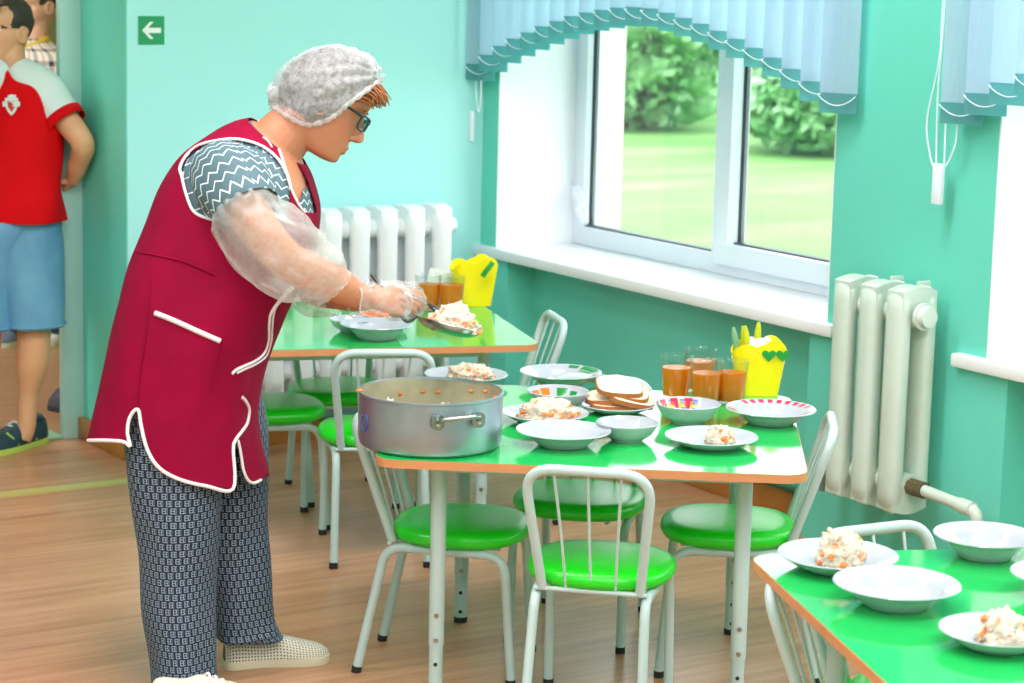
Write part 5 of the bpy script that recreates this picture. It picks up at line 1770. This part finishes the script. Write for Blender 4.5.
# hair, cap, glasses
mb = MB()
cu = WD.dirn(110, -33); cv = WD.dirn(-33, -110) if False else (DN * -1)
cax = (P(381, 70) - P(270, 101)); cl_ = cax.length / 2; cax.normalize()
cup = hl.cross(cax).normalized()
if cup.dot(DN) > 0: cup = -cup
CC = P(326, 91)
ellipsoid(mb, CC + cax * 0.004, (cax * cl_ * 0.88, VH * 0.091, cup * 0.098), 36, 20, disp=lambda ph, a, d: 1 + 0.05 * noise.noise(d * 26))
hm = cut_mesh(mb, lambda c: inpoly(*proj(c), [(372, 86), (348, 103), (330, 118), (312, 122), (282, 112), (282, 200), (430, 200), (430, 86)]))
hair = hm.build('hair', 'hair_dark', woman, angle=180)
random.seed(77)
mb = MB()
for k in range(150):
    t = random.random(); w = random.uniform(-0.060, 0.045)
    p0 = P(352 + 20 * t + random.uniform(-2, 2), 101 - 20 * t + random.uniform(-2, 2), w)
    p1 = P(366 + 17 * t + random.uniform(-3, 3), 98 - 9 * t + random.uniform(-3, 3), w * 1.1)
    p2 = P(372 + 15 * t + random.uniform(-4, 5), 104 - 1 * t + random.uniform(-6, 5), w * 1.15 + random.uniform(-0.01, 0.01))
    tube(mb, catmull([p0, p1, p2], 4), lerp_list([0.0022, 0.0022, 0.0005], 4), 5)
mb.build('fringe', 'hair_ginger', hair, angle=180)
mb = MB()
def cap_disp(ph, a, d):
    u = d.normalized()
    k = u.dot(cax)
    back = max(0.0, -k)
    front = max(0.0, k)
    return 1 + 0.055 * noise.noise(u * 5) + 0.03 * noise.noise(u * 12) + 0.045 * front * math.sin(14 * math.atan2(u.dot(VH), u.dot(cup))) - 0.10 * back * (0.4 + 0.6 * math.sin(7 * math.atan2(u.dot(VH), u.dot(cup))))
ellipsoid(mb, CC, (cax * cl_ * 1.0, VH * 0.102, cup * 0.104), 96, 54, disp=cap_disp)
CAPCUT = [(378, 83.5), (362, 95), (348, 105.5), (338, 114), (328, 121), (311, 126), (297, 122.5), (283, 114.5), (274, 109), (262, 104), (240, 160), (320, 260), (430, 200), (430, 84)]
capm = cut_mesh(mb, lambda c: inpoly(*proj(c), CAPCUT))
BVc = BVHTree.FromPolygons([tuple(v) for v in mb.v], mb.f)
cap = capm.build('hair_cap', 'cap_film', woman, angle=180)
def castc(px, py, back=0.0):
    d = ray(px, py).normalized(); h = BVc.ray_cast(EYE, d, 12)
    return (h[0] - d * back) if h[0] else at(px, py, WD.D - 0.04)
mb = MB()
eb = [castc(p.x, p.y, 0.001) for p in catmull([Vector((p[0], p[1] - 1.2, 0)) for p in CAPCUT[:9]], 6)]
random.seed(4)
tube(mb, eb, [0.0055 * (1 + 0.35 * math.sin(i * 1.9)) for i in range(len(eb))], 8)
mb.build('elastic_edge', 'cap_film', cap, angle=180)
mb = MB()          # gathered tuft at the back of the cap
R = []
for i in range(9):
    t = i / 8; c = P(284 - 15 * t, 100 - 1 * t)
    r = 0.034 - 0.012 * t + 0.008 * math.sin(t * PI)
    R.append([c + (cup * math.cos(a) + VH * math.sin(a)) * r * (1 + 0.16 * math.sin(9 * a + t * 3) + 0.1 * math.sin(5 * a)) for a in [2 * PI * k / 48 for k in range(48)]])
loft(mb, R, (True, True)); mb.build('gathered_tuft', 'cap_film', cap, angle=180)
gl = None
mb = MB()
for sg in (-1, 1):
    ol = rrect(0.050, 0.033, 0.011, 5)
    ring = [hq(0.104 - 0.016 * (abs(x * 1 + sg * 0.033) / 0.06) ** 2, sg * 0.033 + x, 0.004 + y) for x, y in ol]
    tube(mb, ring, 0.0024, 8, closed=True)
tube(mb, [hq(0.104, -0.009, 0.010), hq(0.107, 0, 0.013), hq(0.104, 0.009, 0.010)], 0.002, 8)
glasses = mb.build('spectacles', 'glasses', woman)
for sg in (-1, 1):
    mb = MB(); tube(mb, [hq(0.090, sg * 0.060, 0.014), hq(0.082, sg * 0.072, 0.016), hq(0.04, sg * 0.080, 0.016), hq(-0.005, sg * 0.082, 0.014), hq(-0.02, sg * 0.081, 0.004)], [0.0032, 0.0036, 0.0034, 0.003, 0.002], 8); mb.build('temple_arm', 'glasses', glasses)
    mb = MB(); ol = rrect(0.049, 0.032, 0.011, 5)
    loft(mb, [[hq(0.104 - 0.016 * (abs(x + sg * 0.033) / 0.06) ** 2 + dz, sg * 0.033 + x, 0.004 + y) for x, y in ol] for dz in (-0.0006, 0.0006)]); mb.build('lens', 'lens', glasses)
mb = MB()
for sg in (-1, 1):
    tube(mb, [hq(0.083, sg * 0.018, 0.028), hq(0.087, sg * 0.033, 0.032), hq(0.074, sg * 0.052, 0.026)], [0.002, 0.0028, 0.001], 6)
mb.build('eyebrows', 'hair_ginger', hair)

# --- what she holds
lc = P(448, 326, -0.02)
lax = WD.dirn(0.965, 0.262)
HEND = lc - lax * 0.076 + Vector((0, 0, 0.006))
lad = thing('serving_ladle', 'steel serving ladle gripped in the gloved near hand, loaded with rice', 'ladle', h1_, 0, None, True)
mb = MB()
hp = [h0 - ha * 0.02, h0, (h0 + h1_) / 2, h1_ - ha * 0.03, HEND]
cmh = catmull(hp, 6); tube(mb, cmh, 0.0046, 10); mb.build('handle', 'dark_steel', lad)
lc = P(448, 326, -0.02)
lax = WD.dirn(0.965, 0.262); lup = WD.dirn(0.12, -0.99); lup = (lup - lax * lup.dot(lax)).normalized(); lsd = lax.cross(lup)
R = []
for (r, z) in ((0.001, -0.016), (0.03, -0.0155), (0.055, -0.011), (0.071, -0.002), (0.078, 0.006), (0.0765, 0.0075), (0.069, 0.000), (0.053, -0.009), (0.03, -0.0135), (0.001, -0.014)):
    R.append([lc + lax * (r * math.cos(a)) + lsd * (r * 0.92 * math.sin(a)) + lup * z for a in [2 * PI * k / 40 for k in range(40)]])
mb = MB(); loft(mb, R); mb.build('ladle_bowl', 'steel', lad, angle=60)
mound('crumbly heap of rice and carrot carried on the raised ladle', lc + lax * 0.010 + lup * 0.001, 0.056, 0.050, 0.048, math.atan2(lax.y, lax.x), 71, 26, name='rice_portion')
mound('lump of rice salad at the tip of the ladle', lc + lax * 0.054 + lsd * 0.012 + lup * 0.001, 0.026, 0.026, 0.026, 0.5, 77, 14, name='rice_portion')
ts = thing('tablespoon', 'steel tablespoon in the far gloved hand pressing on the rice', 'spoon', P(425, 305, 0.0), 0, None, True)
mb = MB(); tube(mb, catmull([P(394, 289, 0.035), P(414, 298, 0.02), P(432, 306, 0.0)], 5), 0.004, 8, squash=(0.5, 1.4)); mb.build('handle', 'steel', ts)
mb = MB(); sdv = (P(448, 316, -0.02) - P(432, 306, 0.0)).normalized(); e1_ = sdv.orthogonal().normalized()
ellipsoid(mb, P(438, 310, -0.012), (sdv * 0.034, VH * 0.019, sdv.cross(VH).normalized() * 0.007), 16, 10); mb.build('bowl', 'dark_steel', ts)

# ------------------------------------------------------------------ boy in the doorway
BY = Fig(7.70)
P2 = BY.P
bb = onz(22, 450)
boy = thing('person', 'boy in red shirt with white sleeves and denim shorts standing in the doorway', 'person', bb, 0, None, True)
RTh = Vector((math.cos(YAW), -math.sin(YAW), 0)); UPZ = Vector((0, 0, 1))
bf = (-VH * 0.80 - RTh * 0.60).normalized(); blft = UPZ.cross(bf)       # the way he faces, his left
def horiz_rings(P_, rows, f, l, n=48, m_=6, e=0.9, grow=0.0):
    """rows: px, py, half width, half depth, w"""
    R = []
    for (px, py, a, b, w) in interp_rows(rows, m_):
        R.append(ering(P_(px, py, w), l * (a + grow), f * (b + grow), n, e))
    return R
k2 = BY.k
BT = [(18, 224, 0.110, 0.080, 0), (18, 205, 0.138, 0.102, 0), (18, 180, 0.156, 0.112, 0), (19, 150, 0.160, 0.112, 0), (18, 118, 0.164, 0.110, 0), (16, 95, 0.160, 0.100, 0), (14, 82, 0.135, 0.086, 0), (13, 74, 0.085, 0.070, 0), (12, 68, 0.058, 0.058, 0)]
mb = MB()
loft(mb, horiz_rings(P2, BT, bf, blft, 40, 4, 0.9, -0.008))
bhf = (-VH * 0.85 - RTh * 0.50 - UPZ * 0.02).normalized(); bhl = UPZ.cross(bhf).normalized(); bhu = bhf.cross(bhl)
bq = head_mesh(mb, P2(5, 32), bhf, bhu, bhl, 1.0, 0.8)
limb(mb, [P2(13, 80), P2(11, 66), P2(8, 44)], [0.058, 0.052, 0.052], 5, 18)
sh = P2(46, 84, 0.05)
limb(mb, [P2(30, 84, -0.02), P2(50, 92, -0.04), P2(70, 118, -0.07), P2(87, 141, -0.08), P2(80, 162, -0.02), P2(70, 182, 0.04)], [0.055, 0.053, 0.044, 0.040, 0.034, 0.025], 5, 16)
hand_mesh(mb, P2(70, 182, 0.04), (P2(55, 200, 0.12) - P2(70, 182, 0.04)).normalized(), VH * -1 + UPZ * 0.2, (RTh * 0.7 + UPZ * -0.3).normalized(), 0.85, 0.5)
limb(mb, [P2(0, 86, -0.05), P2(-24, 95, -0.10), P2(-38, 125, -0.12), P2(-44, 155, -0.08), P2(-34, 178, 0.0), P2(-22, 190, 0.05)], [0.055, 0.050, 0.043, 0.039, 0.032, 0.024], 5, 16)
hand_mesh(mb, P2(-22, 190, 0.05), (P2(-5, 200, 0.1) - P2(-22, 190, 0.05)).normalized(), UPZ, (RTh * -0.7 - VH * 0.5).normalized(), 0.85, 0.5)
LG = [(38, 240, 0.0), (36, 300, 0.0), (34, 335, 0.0), (32, 362, 0.01), (26, 400, 0.03), (24, 428, 0.035), (20, 442, 0.03)]
limb(mb, [P2(*p) for p in LG], [0.075, 0.064, 0.056, 0.056, 0.034, 0.032, 0.03], 5, 18)
limb(mb, [P2(p[0] - 46, p[1], p[2] - 0.05) for p in LG], [0.075, 0.064, 0.056, 0.056, 0.034, 0.032, 0.03], 5, 18)
lb_ = lambda p: tuple(p - bb)
SK_B = skin_mat('boy_skin', (222, 168, 124), [(lb_(bq(0.086, 0, -0.070)), 0.02, (196, 100, 90), 0.6), (lb_(bq(0.06, 0.05, -0.03)), 0.03, (224, 140, 110), 0.4)])
finish_body(mb, 'body', SK_B, boy, 0.0048, 2)
eyes(bq, bhf, bhu, bhl, 1.0, boy, M['iris_blue'])
mb = MB()
ellipsoid(mb, bq(-0.012, 0, 0.038), (bhf * 0.098, bhl * 0.081, bhu * 0.088), 40, 24, disp=lambda ph, a, d: 1 + 0.05 * noise.noise(d * 40))
hmb = cut_mesh(mb, lambda c: ((c - bq(0, 0, 0)).dot(bhf) > 0.070 and (c - bq(0, 0, 0)).dot(bhu) < 0.062) or ((c - bq(0, 0, 0)).dot(bhf) > 0.01 and (c - bq(0, 0, 0)).dot(bhu) < 0.018) or (c - bq(0, 0, 0)).dot(bhu) < -0.045)
bhair = hmb.build('hair', 'hair_boy', boy, angle=180)
random.seed(6); mb = MB()
for k in range(60):
    y = random.uniform(-0.06, 0.06); b0_ = bq(0.060 + 0.02 * random.random(), y, 0.105 - 0.2 * abs(y) * 0.5)
    tube(mb, catmull([b0_, b0_ + bhf * 0.014 - bhu * 0.012, b0_ + bhf * 0.016 - bhu * 0.040 + bhl * random.uniform(-0.01, 0.01)], 4), lerp_list([0.004, 0.004, 0.001], 4), 5)
mb.build('fringe', 'hair_boy', bhair, angle=180)
mb = MB()
for sg in (-1, 1): tube(mb, [bq(0.083, sg * 0.018, 0.028), bq(0.086, sg * 0.033, 0.032), bq(0.074, sg * 0.050, 0.026)], [0.002, 0.003, 0.001], 6)
mb.build('eyebrows', 'hair_boy', bhair)
# shirt
SR = horiz_rings(P2, [(18, 219, 0.168, 0.130, 0), (18, 205, 0.165, 0.127, 0)] + [r for r in BT[2:]], bf, blft, 72, 8, 0.9, 0.006)
for i, ring in enumerate(SR):
    c = sum(ring, Vector()) / len(ring); t = i / len(SR)
    for q in range(len(ring)):
        a = 2 * PI * q / len(ring); d = (ring[q] - c).normalized()
        ring[q] = ring[q] + d * (0.010 * noise.noise(Vector((math.cos(a) * 1.8, math.sin(a) * 1.8, t * 5))) + 0.006 * (1 - t) * math.sin(4 * a + 8 * t))
smb = MB(); loft(smb, SR, (False, False))
shirt = smb.build('shirt', 'red', boy, angle=180)
md = shirt.modifiers.new('thick', 'SOLIDIFY'); md.thickness = 0.003; md.offset = -1
BVs = BVHTree.FromPolygons([tuple(v) for v in smb.v], smb.f)
def casts(px, py, back=0.003):
    d = ray(px, py).normalized(); h = BVs.ray_cast(EYE, d, 20)
    return (h[0] - d * back) if h[0] else at(px, py, BY.D - 0.1)
# collar edge
mb = MB(); R_ = ering(P2(12, 69), blft * 0.066, bf * 0.066, 40)
tube(mb, [p - UPZ * 0.045 * max(0, (p - P2(12, 69)).dot(bf) / 0.064) for p in R_], 0.006, 8, closed=True); mb.build('collar', mat('dark_red_rib', (176, 14, 30), 0.7), shirt)
def rag(cs, rs, nm, m_, w=0.03):
    mb = MB(); tube(mb, catmull(cs, 6), lerp_list(rs, 6), 32, caps=False, jitter=lambda t, a: 1 + 0.05 * noise.noise(Vector((math.cos(a) * 1.5, math.sin(a) * 1.5, t * 4))))
    o = mb.build(nm, m_, shirt, angle=180); md = o.modifiers.new('thick', 'SOLIDIFY'); md.thickness = 0.003
    return o
sv = rag([P2(20, 68, -0.03), P2(34, 82, -0.04), P2(48, 94, -0.045), P2(60, 109, -0.06), P2(67, 118, -0.068)], [0.050, 0.074, 0.077, 0.070, 0.068], 'white_sleeve', 'white_jersey')
mb = MB(); tube(mb, [P2(65, 115.5, -0.066), P2(71, 123, -0.072)], [0.0745, 0.073], 32, caps=False); o = mb.build('sleeve_cuff', 'red', sv, angle=180)
md = o.modifiers.new('thick', 'SOLIDIFY'); md.thickness = 0.004
sv2 = rag([P2(8, 70, -0.02), P2(-8, 82, -0.05), P2(-22, 95, -0.09), P2(-31, 112, -0.11)], [0.050, 0.072, 0.074, 0.068], 'white_sleeve', 'white_jersey')
mb = MB(); tube(mb, [P2(-30, 109, -0.108), P2(-34, 119, -0.114)], [0.0695, 0.068], 32, caps=False); mb.build('sleeve_cuff', 'red', sv2, angle=180)
for k, (x, y) in enumerate(((24, 71), (27, 76), (31, 80))):        # dots on the shoulder
    mb = MB(); ellipsoid(mb, P2(x + 1, y + 2, -0.085 - 0.01 * k), (RTh * 0.005, VH * 0.004, UPZ * 0.005), 8, 5); mb.build('shoulder_dot', 'red', sv)
# badge: white shield with a red ball and a white banner
def patch(poly, back, nm, m_):
    mb = MB(); c = [casts(x, y, back) for x, y in poly]; n = len(c); c2 = [casts(x, y, 0.0) for x, y in poly]
    mb.add(c + c2, [tuple(range(n))] + [(i, (i + 1) % n, n + (i + 1) % n, n + i) for i in range(n)])
    return mb.build(nm, m_, shirt, smooth=False)
patch([(5, 98), (18, 98), (17.5, 107), (15, 112), (11.5, 115.5), (8, 112), (5.5, 107)], 0.005, 'badge_shield', 'white_jersey')
patch([(7, 101), (16, 101), (15, 107), (11.5, 112), (8, 107)], 0.0062, 'badge_field', mat('badge_red', (200, 60, 50), 0.6))
patch([(2.5, 101.5), (20, 101.5), (20, 106.5), (2.5, 106.5)], 0.0072, 'badge_banner', 'white_jersey')
patch([(8, 95.5), (11, 94.5), (16, 95), (16, 98.5), (7.5, 99)], 0.0066, 'badge_top', 'white_jersey')
# shorts
def shorts(dx, dw, w):
    rows = [(18 + dx * 0.02, 194, 0.140, 0.104, w * 0.05), (19 + dx * 0.08, 212, 0.146, 0.110, w * 0.1), (28 + dx * 0.7, 240, 0.112, 0.114, w * 0.8), (33 + dx, 285, 0.094, 0.108, w), (35 + dx, 326, 0.092, 0.106, w)]
    R = horiz_rings(P2, rows, bf, blft, 48, 8, 0.95)
    for i, ring in enumerate(R):
        c = sum(ring, Vector()) / len(ring); t = i / len(R)
        for q in range(len(ring)):
            a = 2 * PI * q / len(ring); ring[q] = ring[q] + (ring[q] - c).normalized() * 0.007 * noise.noise(Vector((math.cos(a) * 2, math.sin(a) * 2, t * 6 + dx)))
    mb = MB(); loft(mb, R, (False, False))
    return mb
g = shorts(0, 0, 0.0); g2 = shorts(-46, 0, -0.05)
sh_ = g.add(g2.v, g2.f, g2.uv).build('denim_shorts', 'denim', boy, angle=180)
md = sh_.modifiers.new('thick', 'SOLIDIFY'); md.thickness = 0.004; md.offset = -1
for dx, w in ((0, 0.0), (-46, -0.05)):
    mb = MB(); tube(mb, ering(P2(35 + dx, 324, w), blft * 0.0935, bf * 0.1075, 40, 0.95), 0.0035, 6, closed=True); mb.build('hem', 'denim', sh_)
# trainers
def trainer(heel, toe, par):
    o, d, s, L, h = shoe(heel, toe, 'trainer', 'trainer', 'lime', 0.096, hgt=0.078, par=par)
    for k in range(4):
        mb = MB(); c = h + d * (L * (0.50 + 0.08 * k)) + UPZ * (0.090 - 0.010 * k)
        tube(mb, catmull([c - s * 0.030 - UPZ * 0.014, c + UPZ * 0.002, c + s * 0.030 - UPZ * 0.014], 5), 0.0035, 6); mb.build('lace', 'white_jersey', o)
    for sg in (-1, 1):
        for k in range(3):
            mb = MB(); c = h + d * (L * (0.30 + 0.16 * k)) + s * (sg * 0.044)
            tube(mb, [c + UPZ * 0.024, c + d * 0.022 + UPZ * 0.050 - s * sg * 0.007, c + d * 0.040 + UPZ * 0.070 - s * sg * 0.018], 0.0036, 6); mb.build('side_stripe', 'lime', o)
    mb = MB(); tube(mb, ering(h + d * (L * 0.22) + UPZ * 0.092, d * 0.040, s * 0.032, 24), 0.008, 8, closed=True); mb.build('ankle_collar', 'trainer', o)
    return o
trainer(onz(43, 440), onz(-14, 457), boy)
trainer(onz(-6, 434), onz(-58, 451), boy)

# ------------------------------------------------------------------ person in plaid behind the boy
PL = Fig(9.75)
P3 = PL.P
pb = onz(34, 343)
pl = thing('person', 'person in a plaid shirt and dark trousers half hidden behind the boy', 'person', pb, 0, None, True)
pf = (-VH * 0.86 - RTh * 0.5).normalized(); plf = UPZ.cross(pf)
PT = [(34, 212, 0.150, 0.105, 0), (34, 190, 0.148, 0.105, 0), (34, 150, 0.150, 0.108, 0), (34, 110, 0.168, 0.108, 0), (34, 75, 0.182, 0.100, 0), (34, 55, 0.165, 0.085, 0), (34, 45, 0.085, 0.068, 0), (34, 38, 0.055, 0.055, 0)]
mb = MB(); loft(mb, horiz_rings(P3, PT, pf, plf, 36, 4, 0.9, -0.008))
phf = (-VH * 0.80 - RTh * 0.58 - UPZ * 0.12).normalized(); phl = UPZ.cross(phf).normalized(); phu = phf.cross(phl)
pq = head_mesh(mb, P3(37, 6), phf, phu, phl, 1.0, 0.9)
limb(mb, [P3(34, 52), P3(35, 38), P3(37, 20)], [0.060, 0.054, 0.054], 4, 16)
for sg, w in ((1, 0.04), (-1, -0.04)):
    limb(mb, [P3(34 + sg * 26, 62, w), P3(34 + sg * 40, 80, w), P3(34 + sg * 46, 120, w), P3(34 + sg * 46, 158, w), P3(34 + sg * 40, 190, w - 0.05), P3(34 + sg * 38, 205, w - 0.06)], [0.055, 0.050, 0.042, 0.038, 0.030, 0.024], 4, 14)
    hand_mesh(mb, P3(34 + sg * 38, 205, w - 0.06), UPZ * -1, pf, RTh * sg, 0.9, 0.3)
    limb(mb, [P3(34 + sg * 14, 215, 0), P3(34 + sg * 18, 270, 0), P3(34 + sg * 20, 320, 0), P3(34 + sg * 20, 338, 0)], [0.08, 0.06, 0.042, 0.036], 4, 14)
SK_P = skin_mat('pale_pink_skin', (226, 168, 140), [(tuple(pq(0.086, 0, -0.070) - pb), 0.02, (196, 100, 92), 0.6)])
finish_body(mb, 'body', SK_P, pl, 0.006, 2)
eyes(pq, phf, phu, phl, 1.0, pl, M['iris_brown'])
mb = MB(); ellipsoid(mb, pq(-0.016, 0, 0.036), (phf * 0.098, phl * 0.082, phu * 0.09), 32, 20, disp=lambda ph, a, d: 1 + 0.05 * noise.noise(d * 30))
cut_mesh(mb, lambda c: ((c - pq(0, 0, 0)).dot(phf) > 0.060 and (c - pq(0, 0, 0)).dot(phu) < 0.06) or ((c - pq(0, 0, 0)).dot(phf) > 0.0 and (c - pq(0, 0, 0)).dot(phu) < 0.015) or (c - pq(0, 0, 0)).dot(phu) < -0.06).build('hair', 'hair_dark', pl, angle=180)
mb = MB(); loft(mb, horiz_rings(P3, PT, pf, plf, 56, 6, 0.9, 0.008), (False, False)); ps = mb.build('plaid_shirt', 'plaid', pl, angle=180)
md = ps.modifiers.new('thick', 'SOLIDIFY'); md.thickness = 0.003; md.offset = -1
for sg, w in ((1, 0.04), (-1, -0.04)):
    mb = MB(); tube(mb, catmull([P3(34 + sg * 24, 62, w), P3(34 + sg * 40, 80, w), P3(34 + sg * 46, 120, w), P3(34 + sg * 46, 158, w), P3(34 + sg * 40, 188, w - 0.05)], 5), lerp_list([0.07, 0.064, 0.054, 0.048, 0.04], 5), 24, caps=False); mb.build('shirt_sleeve', 'plaid', ps, angle=180)
mb = MB(); tube(mb, [p + pf * 0.012 - UPZ * 0.03 * max(0, (p - P3(34, 40)).dot(pf) / 0.06) for p in ering(P3(34, 40), plf * 0.068, pf * 0.066, 36)], 0.014, 8, closed=True, squash=(1.3, 0.7)); mb.build('yellow_collar', mat('yellow_undershirt', (222, 180, 60), 0.7), ps)
mb = MB()
for sg in (1, -1):
    tube(mb, catmull([P3(34 + sg * 12, 205, 0), P3(34 + sg * 17, 260, 0), P3(34 + sg * 20, 310, 0), P3(34 + sg * 20, 333, 0)], 5), lerp_list([0.098, 0.082, 0.066, 0.06], 5), 24, caps=False)
mb.build('trousers', 'navy', pl, angle=180)
shoe(onz(60, 338), onz(48, 348), 'white_trainer_shoe', 'white_shoe', 'sole', 0.095, hgt=0.07, par=pl)
shoe(onz(16, 338), onz(4, 348), 'white_trainer_shoe', 'grey_shoe', 'sole', 0.095, hgt=0.07, par=pl)
o, *_x = shoe(onz(72, 412), onz(52, 408), 'slipper', 'dark_shoe', 'black', 0.09, hgt=0.075)
for c in list(o.children): c.name = 'slipper_sole'
tag(o, 'dark grey slipper on the corridor floor beside the door frame', 'shoe')
